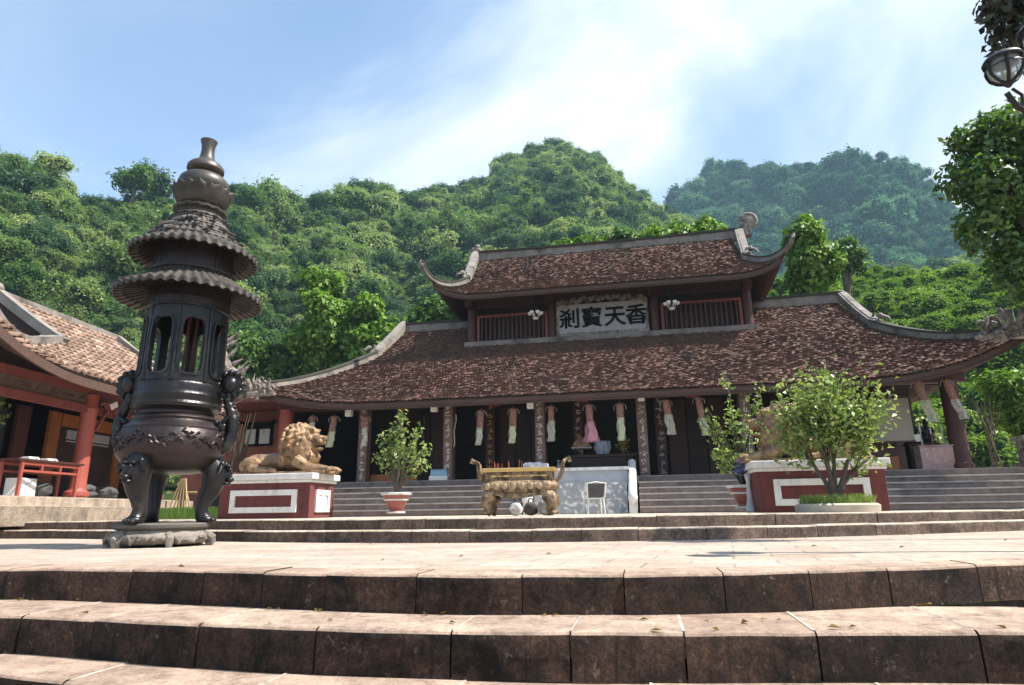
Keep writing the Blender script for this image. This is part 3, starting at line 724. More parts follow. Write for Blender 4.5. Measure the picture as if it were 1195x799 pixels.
# drum with arched windows
m = MB()
m.lathe([(.45,1.50),(.50,1.52),(.535,1.545),(.545,1.58),(.53,1.61),(.54,1.63),(.54,1.69),(.525,1.71),(.52,1.74),(.525,1.80),(.515,1.83),(.50,1.845)], 64)
m.build('drum_base', M['bronze'], bn, smooth=35)
m = MB(); z0, z1 = 1.84, 2.74; nP = 8; a_off = math.radians(-90+38.8+11)
def arch(n):   # rounded window outline in (u, z), matched with a rectangle outline
    out = []; rect = []
    hw, zb, zt = .118, 1.93, 2.60; W2 = math.pi/nP
    cnr = .07
    for i in range(n):
        t = 2*PI*i/n; c_, s_ = math.cos(t), math.sin(t)
        k = max(abs(c_), abs(s_)); e = 5
        kk = (abs(c_)**e+abs(s_)**e)**(1/e)
        out.append((c_/kk*hw/.5, (zb+zt)/2 + s_/kk*(zt-zb)/2)); rect.append((c_/k*W2, (z0+z1)/2 + s_/k*(z1-z0)/2))
    return out, rect
o_, r_ = arch(40); o_ = [(u*1.12, (z-2.265)*1.0+2.265) for u, z in o_]
def rad(z): return .50+.012*(z1-z)/(z1-z0)
for p in range(nP):
    A = a_off + 2*PI*p/nP
    def pt(u, z, r): return (r*math.cos(A+u), r*math.sin(A+u), z)
    ro = [pt(u, z, rad(z)) for u, z in r_]; mid = [pt(u*1.0, z, rad(z)) for u, z in [((a[0]*.35+b[0]*.65), (a[1]*.35+b[1]*.65)) for a, b in zip(r_, o_)]]
    fr1 = [pt(u*1.22, (z-2.265)*1.09+2.265, rad(z)) for u, z in o_]; fr2 = [pt(u*1.2, (z-2.265)*1.08+2.265, rad(z)+.018) for u, z in o_]
    fr3 = [pt(u, z, rad(z)+.018) for u, z in o_]; inn = [pt(u, z, rad(z)-.05) for u, z in o_]; ri = [pt(u, z, rad(z)-.05) for u, z in r_]
    rings = [ro, fr1, fr2, fr3, inn, ri]; n = 40
    m.add([v for r in rings for v in r], [(i*n+j, (i+1)*n+j, (i+1)*n+(j+1)%n, i*n+(j+1)%n) for i in range(5) for j in range(n)])
    a = A + PI/nP; m.tube([(math.cos(a)*rad(z0),math.sin(a)*rad(z0),z0),(math.cos(a)*rad(z1),math.sin(a)*rad(z1),z1)], .022, 6)
m.lathe([(.505,2.74),(.525,2.75),(.525,2.775),(.505,2.785)], 64, cap=False)
m.build('lantern_drum', M['bronze'], bn, smooth=35)
m = MB(); m.lathe([(.505,2.78),(.515,2.86),(.515,2.87),(.505,2.88),(.50,3.16)], 64, cap=False)
for k in range(8):
    a = a_off + 2*PI*(k+.5)/8; m.tube([(math.cos(a)*.505,math.sin(a)*.505,2.78),(math.cos(a)*.505,math.sin(a)*.505,3.15)], .02, 6)
m.lathe([(.49,3.10),(.49,3.70)], 64, cap=False)
for k in range(8):
    a = a_off + 2*PI*(k+.5)/8; m.tube([(math.cos(a)*.49,math.sin(a)*.49,3.1),(math.cos(a)*.49,math.sin(a)*.49,3.7)], .02, 6)
m.lathe([(.51,3.18),(.56,3.22),(.56,3.24),(.51,3.25)], 64, cap=False)
m.build('upper_drum', M['bronze_brown'], bn, smooth=35)
def burner_roof(name, R0, ze, r1, zt, nt_, sag):
    mb = MB(); rows = 12; n = nt_*6; prof = []
    for i in range(rows+1):
        t = i/rows; prof.append((R0+(r1-R0)*t, ze+(zt-ze)*(t**1.0) - sag*4*t*(1-t)))
    def mod(i, a, r, z):
        w = math.cos(a*nt_); t = i/rows
        return (r + (.018*w if i == 0 else 0), z + .016*w*(1-t*.4) + .012*((i*2.0) % 1.0))
    mb.lathe(prof, n, mod=mod, cap=False)
    # thickness at the rim and the dark ribbed underside
    under = [(R0-.004, ze-.045), (R0-.10, ze-.03), (r1+.12, (ze+zt)/2-.05), (.48, ze+.12)]
    mb.lathe([(R0, ze)]+under[:1], n, mod=lambda i,a,r,z: (r+.018*math.cos(a*nt_)*(1-i), z+.016*math.cos(a*nt_)*(1 if i == 0 else .8)), cap=False)
    o = mb.build(name, M['bronze_roof'], bn, smooth=50)
    u = MB(); u.lathe(under, 96, cap=False)
    for k in range(nt_):
        a = 2*PI*(k+.5)/nt_; d = Vector((math.cos(a), math.sin(a), 0)); u.tube([d*(R0-.02)+Vector((0,0,ze-.05)), d*.5+Vector((0,0,ze+.06))], .014, 5)
    u.build('underside', M['bronze_brown'], o, smooth=40)
    return o
burner_roof('lower_roof', .93, 2.95, .50, 3.24, 44, .02)
r1 = burner_roof('upper_roof', .82, 3.50, .33, 4.00, 40, .07)
m = MB(); rr = random.Random(4)
for rv in (.62,.52,.44,.36): m.tube([(rv*math.cos(i*PI/24), rv*math.sin(i*PI/24), 3.5+.5*(.82-rv)/.49-.07*4*((.82-rv)/.49)*(1-(.82-rv)/.49)+.012) for i in range(49)], .010, 5)
for k in range(52):   # curling dragons lying on the upper roof
    a = 2*PI*k/52; r = rr.choice((.62,.52,.44,.36))+rr.uniform(-.012,.012); t = (.82-r)/.49; z = 3.5+.5*t-.07*4*t*(1-t)+.022
    p = Vector((math.cos(a)*r, math.sin(a)*r, z)); tt = Vector((-math.sin(a), math.cos(a), 0)); q = Vector((math.cos(a), math.sin(a), -.7))
    m.tube([p-tt*.05-q*.04, p+q*.03+Vector((0,0,.03)), p+tt*.05-q*.05+Vector((0,0,.02))], [.012,.024,.010], 5)
m.build('dragon_trim', M['bronze_roof'], r1, smooth=60)
m = MB()
m.lathe([(.30,3.96),(.36,4.0),(.335,4.03),(.30,4.06),(.30,4.09),(.35,4.11),(.355,4.14),(.30,4.16),(.25,4.18),(.22,4.20)], 48, mod=lambda i,a,r,z: (r, z + (.012*math.sin(a*16) if i in (1,5,6) else 0)))
m.build('neck_ring', M['bronze_roof'], bn, smooth=40)
m = MB(); m.lathe([(.2,4.18),(.25,4.20),(.27,4.26),(.26,4.36)], 32)
for ring in range(2):
    for k in range(9):
        a = 2*PI*(k+.5*ring)/9; d = Vector((math.cos(a), math.sin(a), 0)); t = Vector((-math.sin(a), math.cos(a), 0)); s0 = .0 if ring else -.012
        def petal(u, v, d=d, t=t, s0=s0):
            w = .105*math.sqrt(max(0, 1-max(0, (v-.55)/.45)**2))*min(1, .7+v); b = (2*u-1)
            return d*(.235+.10*v**.7+s0+.03*(1-b*b)+.022*v**3) + t*b*w + Vector((0,0,4.20+.235*v))
        m.grid(petal, 6, 7)
m.build('lotus_cup', M['bronze_roof'], bn, smooth=60)
m = MB(); m.lathe([(.18,4.36),(.26,4.40),(.295,4.46),(.30,4.52),(.285,4.58),(.235,4.63),(.165,4.66),(.155,4.675),(.185,4.69),(.222,4.73),(.22,4.775),(.19,4.815),(.14,4.845),(.105,4.88),(.088,4.93),(.078,5.02),(.082,5.10),(.10,5.16),(.102,5.175),(.08,5.18),(.06,5.12)], 40)
m.build('gourd_finial', mat('dusty bronze finial', (.095,.085,.075), (.045,.04,.038), 4, .45, .4, bmp=.2), bn, smooth=40)
# legs with lion masks
for k, deg in enumerate((-14+38.8, -128+38.8, 108+38.8)):
    a = math.radians(deg); d = Vector((math.cos(a), math.sin(a), 0)); z = lambda h: Vector((0,0,h)); m = MB()
    m.tube([d*.38+z(.98), d*.52+z(.90), d*.565+z(.78), d*.52+z(.62), d*.46+z(.50), d*.43+z(.40), d*.45+z(.32), d*.49+z(.275)], [.13,.16,.165,.125,.095,.08,.085,.09], 14)
    m.ell(d*.50+z(.285), (.11,.11,.05), 12)
    t = Vector((-math.sin(a), math.cos(a), 0))
    for s in (-1,0,1): m.ell(d*.585+t*s*.05+z(.275), (.035,.035,.032), 8)
    lg = m.build('leg', M['bronze'], bn, smooth=60)
    m = MB(); q = d*.70
    m.ell(q+z(.80), (.07,.07,.07), 10); m.ell(q+d*.04+z(.735), (.055,.055,.035), 8); m.ell(q+d*.0+z(.69), (.06,.06,.028), 8)
    for s in (-1, 1):
        m.ell(q+d*.035+t*s*.05+z(.845), (.026,.026,.026), 8); m.ell(q+d*.01+t*s*.055+z(.89), (.04,.04,.022), 8); m.ell(q-d*.05+t*s*.12+z(.9), (.035,.035,.05), 8)
    for i in range(14):
        u = -1.3+2.6*i/13; b = q-d*.06+t*math.sin(u)*.15+z(.78+math.cos(u)*.13); m.tube([b, b+t*math.sin(u)*.05+z(.02), b+t*math.sin(u)*.06-d*.02+z(-.03)], [.035,.03,.01], 6)
    m.build('lion_mask', M['bronze'], lg, smooth=60)
# dragon handles
for k, deg in enumerate((-22+38.8, 152+38.8)):
    a = math.radians(deg); d = Vector((math.cos(a), math.sin(a), 0)); z = lambda h: Vector((0,0,h)); t = Vector((-math.sin(a), math.cos(a), 0)); m = MB()
    P = [(.58,1.28),(.60,1.16),(.65,1.11),(.71,1.18),(.74,1.33),(.72,1.47),(.67,1.58),(.64,1.68),(.66,1.76)]
    pts = []
    for i in range(33):
        s = i/32*(len(P)-1); j = min(int(s), len(P)-2); f = s-j
        def cr(c): 
            p0, p1, p2, p3 = [P[max(0, min(len(P)-1, j+q))][c] for q in (-1,0,1,2)]
            return .5*((2*p1)+(-p0+p2)*f+(2*p0-5*p1+4*p2-p3)*f*f+(-p0+3*p1-3*p2+p3)*f**3)
        pts.append(d*cr(0)+z(cr(1)))
    m.tube(pts, [.095-.045*i/32+.008*math.sin(i*2.1) for i in range(33)], 12)
    for i in range(4, 31, 2):   # spine fins
        dr = (pts[i+1]-pts[i-1]).normalized(); o2 = t.cross(dr); o2 = o2 if o2.dot(d) > 0 else -o2
        m.tube([pts[i]+o2*.04, pts[i]+o2*.085-dr*.02], [.03,.006], 5)
    # curled mane disc and head
    for s in range(22):
        u = s/21*2.2*PI; rr_ = .125-.075*s/21; c0 = d*.655+z(1.86)
        if s: m.tube([prev, c0+d*math.cos(u-1.2)*rr_+z(math.sin(u-1.2)*rr_)], [.055-.001*s, .054-.001*s], 8)
        prev = c0+d*math.cos(u-1.2)*rr_+z(math.sin(u-1.2)*rr_)
    m.ell(d*.655+z(1.86), (.11,.11,.11), 12)
    for s in range(12):
        u = 2*PI*s/12; m.ell(d*.655+z(1.86)+d*math.cos(u)*.15+z(math.sin(u)*.15), (.045,.06,.045), 8)
    m.ell(d*.60+z(1.34), (.09,.09,.08), 10); m.ell(d*.52+z(1.40), (.05,.05,.04), 8)
    for s in (-1,1): m.tube([d*.62+t*s*.05+z(1.40), d*.70+t*s*.07+z(1.47), d*.72+t*s*.09+z(1.52)], [.028,.02,.006], 6)
    m.build('dragon_handle', M['bronze'], bn, smooth=60)
m = MB()
for k in range(7):
    a = k*.9; m.tube([(.12*math.cos(a),.12*math.sin(a),1.85),(.14*math.cos(a+.2),.14*math.sin(a+.2),2.75)], .016, 6)
m.build('hanging_incense', M['wood'], bn, smooth=60)

bn.scale = (.905,.905,1.0); bn.location = (BX-.035, BY+.02, 0)
for c_ in bn.children:
    if c_.name.split('.')[0] in ('stone_base', 'top_disc'): c_.scale = (.90,.90,1.0)
    if c_.name.split('.')[0] in ('gourd_finial', 'lotus_cup'): c_.scale = (1.13,1.13,1.0)

# ------------------------------------------------------------------ lions on pedestals
def pedestal(name, label, x0, x1, yf, yb, z0, zt, white_side):
    t = thing(name, label, 'pedestal', ((x0+x1)/2, (yf+yb)/2, z0))
    cx, cy = (x0+x1)/2, (yf+yb)/2
    m = MB(); m.box((cx, cy, (z0+zt-.16)/2), (x1-x0, yb-yf, zt-.16-z0)); m.build('body', M['maroon'], t, world=True, bevel=.006)
    m = MB(); m.box((cx, cy, zt-.055), (x1-x0+.16, yb-yf+.16, .11)); m.box((cx, cy, zt-.138), (x1-x0+.07, yb-yf+.07, .055)); m.build('cap', M['white'], t, world=True, bevel=.012)
    mx = .24; za, zb = z0+.10, zt-.29; w = .10
    def fr(p, q):
        m = MB()
        if p == 'front':
            y = yf-.016; m.box((cx, y, za+w/2), (x1-x0-2*mx, .034, w)); m.box((cx, y, zb-w/2), (x1-x0-2*mx, .034, w))
            for x in (x0+mx+w/2, x1-mx-w/2): m.box((x, y, (za+zb)/2), (w, .034, zb-za-2*w))
        else:
            x = x1+.016; b = .2
            m.box((x, cy, za+w/2), (.034, yb-yf-2*b, w)); m.box((x, cy, zb-w/2), (.034, yb-yf-2*b, w))
            for y in (yf+b+w/2, yb-b-w/2): m.box((x, y, (za+zb)/2), (.034, w, zb-za-2*w))
        return m.build('panel_frame', M['white'], t, world=True)
    fr('front', 0)
    s = fr('side', 0)
    m = MB(); m.box((x1+.008, cy, (za+zb)/2), (.02, yb-yf-.62, zb-za-.22)); m.ell((x1+.02, cy, (za+zb)/2-.04), (.012,.10,.13), 10); m.ell((x1+.02, cy, (za+zb)/2+.12), (.012,.07,.05), 10)
    m.build('relief', M['white'], s, world=True, smooth=50)
    return t
pedestal('lion_pedestal', 'maroon lion pedestal with white cap and frame standing just right of the burner', -7.72, -5.90, 11.0, 11.95, ZC, 1.06, True)
pedestal('lion_pedestal', 'maroon lion pedestal with white cap and frame standing behind the round grass bed', 1.80, 3.68, 11.0, 11.95, ZC, 1.06, False)

def lion_mesh():
    """reclining lion looking along +x, base at z = 0"""
    m = MB(); E_ = m.ell
    m.box((.08, 0, .025), (1.95, .62, .05))
    E_((-.42,0,.22), (.36,.26,.19), 20); E_((-.05,0,.25), (.45,.24,.17), 20); E_((.28,0,.36), (.30,.25,.30), 20)
    E_((-.50,-.22,.17), (.25,.10,.17), 16); E_((-.50,.22,.17), (.25,.10,.17), 16)
    for s in (-1,1):
        m.tube([(-.45,s*.28,.12),(-.25,s*.31,.08),(-.02,s*.31,.08)], [.09,.07,.06], 12); E_((0,s*.31,.075), (.10,.065,.05), 12)
        m.tube([(.42,s*.18,.26),(.62,s*.2,.13),(.85,s*.2,.09),(.98,s*.2,.085)], [.13,.10,.078,.07], 14)
        E_((1.0,s*.2,.085), (.13,.085,.065), 14)
        for k in (-1,0,1): E_((1.10,s*.2+k*.05,.07), (.045,.026,.04), 8)
    # neck, mane mass, chest
    E_((.42,0,.52), (.30,.27,.36), 20); E_((.52,0,.34), (.22,.22,.26), 18); E_((.36,0,.74), (.27,.28,.24), 20)
    # head and muzzle
    E_((.52,0,.74), (.22,.19,.19), 20); E_((.68,0,.66), (.19,.135,.10), 16); E_((.80,0,.665), (.085,.10,.075), 14); E_((.88,0,.685), (.04,.07,.04), 12)
    E_((.60,0,.80), (.16,.11,.06), 14)
    E_((.71,0,.475), (.15,.095,.045), 14); E_((.62,0,.44), (.10,.10,.06), 14)
    for s in (-1,1):
        E_((.58,s*.10,.80), (.075,.05,.04), 10); E_((.79,s*.07,.60), (.085,.06,.06), 12); E_((.64,s*.115,.845), (.09,.04,.03), 10); E_((.38,s*.21,.88), (.06,.04,.075), 10)
        E_((.60,s*.13,.66), (.09,.06,.08), 10)
    # mane locks
    rr = random.Random(9)
    for ring, (px, pz, rad_, ln) in enumerate(((.50,.70,.215,.20),(.40,.66,.27,.26),(.28,.60,.30,.28))):
        n = 15+3*ring
        for i in range(n):
            a = 2*PI*i/n+.13*ring; y = math.sin(a)*rad_; z = pz+math.cos(a)*rad_*1.02
            if z < .30: continue
            o = Vector((0, math.sin(a), math.cos(a))); b = Vector((px, y, z)); L = ln*rr.uniform(.8,1.25)
            dn = Vector((-.35, 0, -.95)); f = (dn - o*dn.dot(o)*.9)
            sw = rr.uniform(-.05,.05); q = [b, b+o*.045+f*L*.4+Vector((-.05,sw,0)), b+o*.045+f*L*.8+Vector((0,-sw,0)), b+o*.02+f*L*1.05+Vector((.03,sw,0))]
            m.tube(q, [.040,.050,.042,.014], 8)
    for i in range(9):
        y = -.15+.30*i/8; m.tube([(.66,y*.7,.44),(.70,y,.34),(.66,y*1.1,.22),(.60,y,.14)], [.03,.04,.035,.012], 6)
    m.tube([(-.74,.05,.14),(-.84,.12,.10),(-.86,.22,.12),(-.80,.27,.22)], [.04,.035,.035,.03], 8)
    for k in range(10): m.tube([(-.80,.26,.22),(-.84+.02*k,.26+.03*math.sin(k),.32),(-.86+.035*k,.25,.38+.03*math.sin(k*2))], [.03,.035,.008], 6)
    return m
lm = lion_mesh()
def make_lion(label, loc, rz):
    o = lm.build('lion_statue', M['gold_stone']); o.location = loc; o.rotation_euler = (0,0,rz)
    r = o.modifiers.new('remesh', 'REMESH'); r.mode = 'VOXEL'; r.voxel_size = .0105; r.use_smooth_shade = True
    s = o.modifiers.new('smooth', 'SMOOTH'); s.iterations = 1; s.factor = .4
    apply_mods(o)
    cut = bmesh.new(); cut.from_mesh(o.data)   # carve eye sockets, mouth corner, nostrils
    for v in cut.verts:
        p = v.co
        for s in (-1,1):
            for c, rd, dp in (((.675,s*.125,.775), .055, .045), ((.915,s*.035,.68), .025, .02), ((.80,s*.10,.535), .06, .04)):
                dd = (p-Vector(c)).length
                if dd < rd: v.co -= v.normal*dp*(1-(dd/rd)**2)
        n = noise.noise(Vector((p.x*9, p.y*26, p.z*7)))
        if p.x < .6 and p.z > .25: v.co += v.normal*.012*n
    cut.to_mesh(o.data); cut.free()
    tag(o, label, 'statue'); return o
make_lion('golden stone lion lying on the left pedestal and facing right', (-6.78, 11.45, 1.06), 0)
make_lion('golden stone lion half hidden behind the leafy tree in front of the right pedestal', (2.72, 11.45, 1.06), PI)

# ------------------------------------------------------------------ rectangular brass incense table
cz = ZC+.02; cn = thing('incense_censer', 'rectangular brass incense censer with curled handles standing in front of the white ramp', 'censer', (-1.75, 9.75, cz)); cn.rotation_euler = (0,0,math.radians(2)); cn.scale = (.9,.95,.98); cn.location.x = -1.79
m = MB()
for sx in (-1,1):
    for sy in (-1,1):
        x, y = sx*.50, sy*.22
        q = MB(); q.tube([(x*.92,y*.9,.30),(x*1.02,y*1.02,.24),(x*1.08,y*1.1,.15),(x*1.0,y*1.0,.07),(x*1.06,y*1.1,.02)], [.11,.12,.09,.055,.07], 10); q.ell((x*1.08,y*1.12,.03), (.075,.07,.035), 10)
        q.ell((x*1.08,y*1.2,.22), (.07,.06,.06), 8); q.build('leg', M['gold'], cn, smooth=60)
m = MB(); m.strip([(x, -.27, .27-.035*math.cos(x*5)) for x in np.linspace(-.5,.5,15)], .03, .06); m.box((0,0,.31), (1.16,.52,.05)); m.build('apron', M['gold'], cn, smooth=30)
m = MB()
def belly(u, v):
    a = 2*PI*u; e = 6; c_, s_ = math.cos(a), math.sin(a); k = (abs(c_)**e+abs(s_)**e)**(1/e)
    bul = .055*math.sin(PI*v); return ((.585+bul)*c_/k, (.27+bul)*s_/k, .325+.17*v)
m.grid(belly, 64, 8); m.build('belly', M['gold'], cn, smooth=50)
q = MB(); q.box((0,-.318,.41), (1.04,.012,.02))
for i in range(8):
    q.ell((-.5+1.0*i/7,-.322,.41), (.045,.012,.05), 8)
q.build('studs', mat('tarnished stud', (.46,.34,.2), (.25,.18,.11), 9, .5, .3), cn, smooth=50)
m = MB(); m.box((0,0,.505), (1.14,.50,.025)); m.box((0,0,.57), (1.10,.46,.11)); ub = m.build('upper_band', M['gold'], cn, bevel=.006)
q = MB(); q.box((0,-.232,.565), (.9,.008,.012))
for i in range(5): q.ell((-.42+.84*i/4,-.235,.565), (.05,.012,.022), 8)
q.build('medallions', M['gold_band'], ub, smooth=50)
m = MB(); m.box((0,-.23,.655), (1.22,.07,.06)); m.box((0,.23,.655), (1.22,.07,.06)); m.box((-.575,0,.655), (.07,.39,.06)); m.box((.575,0,.655), (.07,.39,.06)); m.build('rim', M['gold_band'], cn, bevel=.01)
m = MB(); m.box((0,0,.645), (1.08,.39,.05)); m.build('ash_bed', M['cloth_grey'], cn)
for s in (-1,1):
    m = MB(); m.strip([(s*.58,0,.50),(s*.64,0,.56),(s*.68,0,.66),(s*.69,0,.76),(s*.73,0,.81),(s*.80,0,.81),(s*.81,0,.77)], .16, .055, up=(s*1,0,.3)); m.build('handle', M['gold'], cn, smooth=40)
m = MB(); rr = random.Random(6); m.box((-.12,0,.668), (.72,.24,.012))
for i in range(12):
    x, y = rr.uniform(-.45,.2), rr.uniform(-.1,.1); m.tube([(x,y,.66),(x+rr.uniform(-.02,.02),y,.66+rr.uniform(.08,.17))], .006, 5)
m.build('incense_sticks', M['red_paint'], cn)
m = MB(); m.box((.16,-.05,.705), (.36,.2,.05)); m.box((.10,-.05,.735), (.22,.16,.02), rz=.2); tr_ = m.build('offering_tray', M['blue_white']); tr_.location = (-1.70, 9.74, cz+.002); tag(tr_, 'blue and white tray lying on top of the brass incense censer', 'tray')
# bags under the censer
def bag(name, label, loc, m_, s, seed):
    rr = random.Random(seed); mb = MB()
    def f(u, v):
        a = 2*PI*u; t = PI*v; e = 2.6; k = lambda c: math.copysign(abs(c)**(2/e), c)
        w = 1+.30*noise.noise((math.cos(a)*2.2+seed, math.sin(a)*2.2, v*5))+.12*noise.noise((math.cos(a)*6+seed, math.sin(a)*6, v*11))
        return (s[0]*k(math.cos(a))*math.sin(t)**.7*w, s[1]*k(math.sin(a))*math.sin(t)**.7*w, s[2]*(1-math.cos(t))/2*1.0)
    mb.grid(f, 24, 14)
    o = mb.build(name, m_, smooth=60); o.location = loc; tag(o, label, 'bag')
    h = MB(); h.tube([(-s[0]*.4,0,s[2]*.95),(-s[0]*.2,0,s[2]*1.25),(s[0]*.2,0,s[2]*1.25),(s[0]*.4,0,s[2]*.95)], .012, 6); h.build('strap', M['cloth_dark'], o, smooth=60)
bag('bag', 'small white bag lying under the brass censer', (-1.98, 10.35, ZC), M['cloth_grey'], (.10,.09,.20), 1)
bag('bag', 'black bag in the middle under the brass censer', (-1.76, 10.45, ZC), M['cloth_dark'], (.11,.09,.21), 2)
bag('bag', 'large patterned grey bag under the right half of the brass censer', (-1.50, 10.4, ZC), mat('patterned cloth', (.55,.52,.5), (.12,.11,.13), 9, .9), (.14,.11,.25), 3)

# white chair by the ramp
ch = thing('plastic_chair', 'white plastic armchair, the shade through its open back a dark sheet, standing in front of the carved ramp', 'chair', (-.98, 13.6, ZC)); ch.rotation_euler = (0,0,PI+.3); ch.scale = (.78,.78,.68)
for x, y in ((-.22,-.2),(.22,-.2),(-.2,.22),(.2,.22)):
    m = MB(); m.tube([(x*1.12,y*1.12,0),(x,y,.44)], [.018,.025], 8); m.build('leg', M['plastic'], ch, smooth=50)
m = MB(); m.box((0,0,.45), (.47,.46,.03)); m.build('seat', M['plastic'], ch, bevel=.012)
m = MB(); m.grid(lambda u,v: ((.2+.02*v)*(2*u-1), .24+.10*v-.05*(1-(2*u-1)**2), .47+.40*v), 8, 6); m.grid(lambda u,v: ((.2+.02*v)*(1-2*u), .255+.10*v-.05*(1-(2*u-1)**2), .47+.40*v), 8, 6); m.build('back_shade', M['cloth_dark'], ch, smooth=50)  # dark sheet stands for the shade showing through the open back
m = MB(); m.tube([(-.22,.25,.46),(-.25,.36,.88),(0,.31,.92),(.25,.36,.88),(.22,.25,.46)], .02, 8); m.build('back_frame', M['plastic'], ch, smooth=60)
for s in (-1,1):
    m = MB(); m.tube([(s*.24,.28,.68),(s*.27,.0,.67),(s*.27,-.18,.64),(s*.25,-.21,.45)], .022, 8); m.build('armrest', M['plastic'], ch, smooth=60)

# ------------------------------------------------------------------ potted plants and the small tree
LEAF_POT = leaf_mat('pale shrub leaf', [(.10,.17,.035), (.22,.30,.09), (.42,.44,.19)], .3, .4, 2.0)
LEAF_TREE = leaf_mat('garden tree leaf', [(.09,.15,.035), (.20,.27,.07), (.42,.47,.20)], .3, .4, 1.2)
def grow_stems(mb, base, targets, r0, rng, n=7):
    """tapering stems from base out to each target, sagging outwards like a vase"""
    out = []
    for T in targets:
        T = Vector(T); b = Vector(base); mid = b.lerp(T, .45) + Vector((0,0,.12*(T-b).length)) - Vector((T.x-b.x, T.y-b.y, 0))*.12
        pts = []; k = r0*rng.uniform(.6,1)
        for i in range(n+1):
            t = i/n; p = b*(1-t)**2 + mid*2*t*(1-t) + T*t*t
            pts.append(p + Vector((rng.uniform(-1,1), rng.uniform(-1,1), rng.uniform(-.5,.5)))*.02*(t > 0))
        mb.tube(pts, [k*(1-.8*i/n)+.004 for i in range(n+1)], 7); out.append(pts)
    return out
def leafy(stem_pts, per, spread, L, Wd, rng, m, parent, frm=.45):
    P = []; 
    for pts in stem_pts:
        n = len(pts)
        for _ in range(per):
            t = rng.uniform(frm, 1.0)**.8; i = min(n-2, int(t*(n-1))); p = pts[i].lerp(pts[i+1], t*(n-1)-i)
            P.append((p.x, p.y, p.z))
    P = np.array(P); P += rng.normal(size=P.shape)*spread
    N = rand_dirs(len(P), rng)*.8 + np.array([0,-.15,.6])
    V, Q = leaves(P, N, L, Wd, rng, .2); return raw_mesh('foliage', V, Q, m, parent)
def pot_mesh(t, h=.38):
    m = MB(); m.lathe([(.10,0),(.17,0),(.175,.025),(.12,.05),(.115,.08),(.15,.10),(.20,.20),(.255,.33),(.25,.335),(.19,.32)], 28); p = m.build('pot', M['terracotta'], t, smooth=35)
    m = MB(); m.lathe([(.215,.235),(.235,.24),(.24,.262),(.225,.268)], 28); m.lathe([(.25,.335),(.285,.34),(.295,.365),(.29,.385),(.24,.385)], 28); m.lathe([(.165,.0),(.175,.006),(.178,.03),(.15,.035)], 28)
    m.build('white_band', M['white'], p, smooth=35); m = MB(); m.lathe([(.01,.375),(.24,.37)], 20); m.build('earth', M['soil'], p)
rg = np.random.default_rng(21); rr = random.Random(21)
p1 = thing('potted_shrub', 'pale leafy shrub in a red and white pot at the foot of the left stairs', 'potted plant', (-4.63, 12.0, ZC+.06))
pot_mesh(p1); m = MB(); T = [(rr.gauss(0,.26), rr.gauss(0,.22), rr.uniform(.85,1.75)) for _ in range(13)] + [(-.42,0,1.15),(.5,.05,.95),(.46,0,1.2),(-.36,0,1.5),(.08,0,1.95),(.05,.1,1.85)]
T = [(x*(1.25-.4*max(0,z-1.1)), y, z) for x, y, z in T]
st = grow_stems(m, (0,0,.37), T, .028, rr); m.build('stems', M['stem'], p1, smooth=60); leafy(st, 48, .06, .10, .052, rg, LEAF_POT, p1, .45)
p2 = thing('potted_shrub', 'loose leafy shrub in a red and white pot beside the right pedestal', 'potted plant', (1.72, 11.9, ZC+.07))
pot_mesh(p2); m = MB(); T = [(rr.gauss(.05,.32), rr.gauss(0,.25), rr.uniform(.8,1.75)) for _ in range(14)] + [(-.5,0,1.75),(-.42,0,1.45),(-.12,0,2.3),(.35,0,1.9),(.5,0,2.2)]
st = grow_stems(m, (0,0,.37), T, .022, rr); m.build('stems', M['stem'], p2, smooth=60); leafy(st, 40, .065, .10, .052, rg, LEAF_POT, p2, .4)
# small vase of blue flowers between them
fv = thing('flower_vase', 'small dark vase of blue flowers standing against the left corner of the right pedestal', 'vase', (1.76, 11.62, ZC))
m = MB(); m.lathe([(.07,0),(.09,.02),(.05,.2),(.035,.5),(.06,.62),(.055,.63)], 18); m.build('vase', M['cloth_grey'], fv, smooth=50)
P = np.array([0,0,.74]) + RNG.normal(size=(70,3))*np.array([.10,.08,.06]); V, Q = leaves(P, rand_dirs(70), .09, .06); raw_mesh('flowers', V, Q, mat('blue petals', (.06,.08,.32), (.2,.2,.5), 9, .6), fv)
# tree in its round bed
tb = thing('tree_bed', 'round low stone bed with bright grass in front of the right pedestal', 'planter', (2.62, 9.85, ZC-.01))
m = MB(); m.lathe([(.50,0),(.53,0),(.54,.10),(.50,.125),(.44,.125),(.43,.09)], 40); m.build('stone_rim', M['court'], tb, smooth=35)
m = MB(); m.lathe([(.02,.13),(.3,.125),(.44,.10)], 24); m.build('earth', M['soil'], tb)
k = 1500; a = RNG.uniform(0,2*PI,k); q = .47*np.sqrt(RNG.uniform(0,1,k)); P = np.stack([q*np.cos(a), q*np.sin(a), .15+RNG.uniform(0,.05,k)], 1)
V = []; 
for p in P:
    d = RNG.normal(size=2)*.035; h = RNG.uniform(.06,.15); w = RNG.normal(size=2); w = w/np.linalg.norm(w)*.007
    V += [(p[0]-w[0],p[1]-w[1],.11),(p[0]+w[0],p[1]+w[1],.11),(p[0]+d[0]+w[0]*.3,p[1]+d[1]+w[1]*.3,.11+h),(p[0]+d[0]-w[0]*.3,p[1]+d[1]-w[1]*.3,.11+h)]
o = raw_mesh('grass', V, np.arange(4*k).reshape(-1,4), leaf_mat('bright grass', [(.13,.19,.045),(.27,.33,.10)], .35, .5, 3), tb)
gt = thing('small_tree', 'small many-stemmed leafy tree growing from the round grass bed', 'tree', (2.62, 9.85, ZC+.12))
rr = random.Random(31); m = MB()
T = []
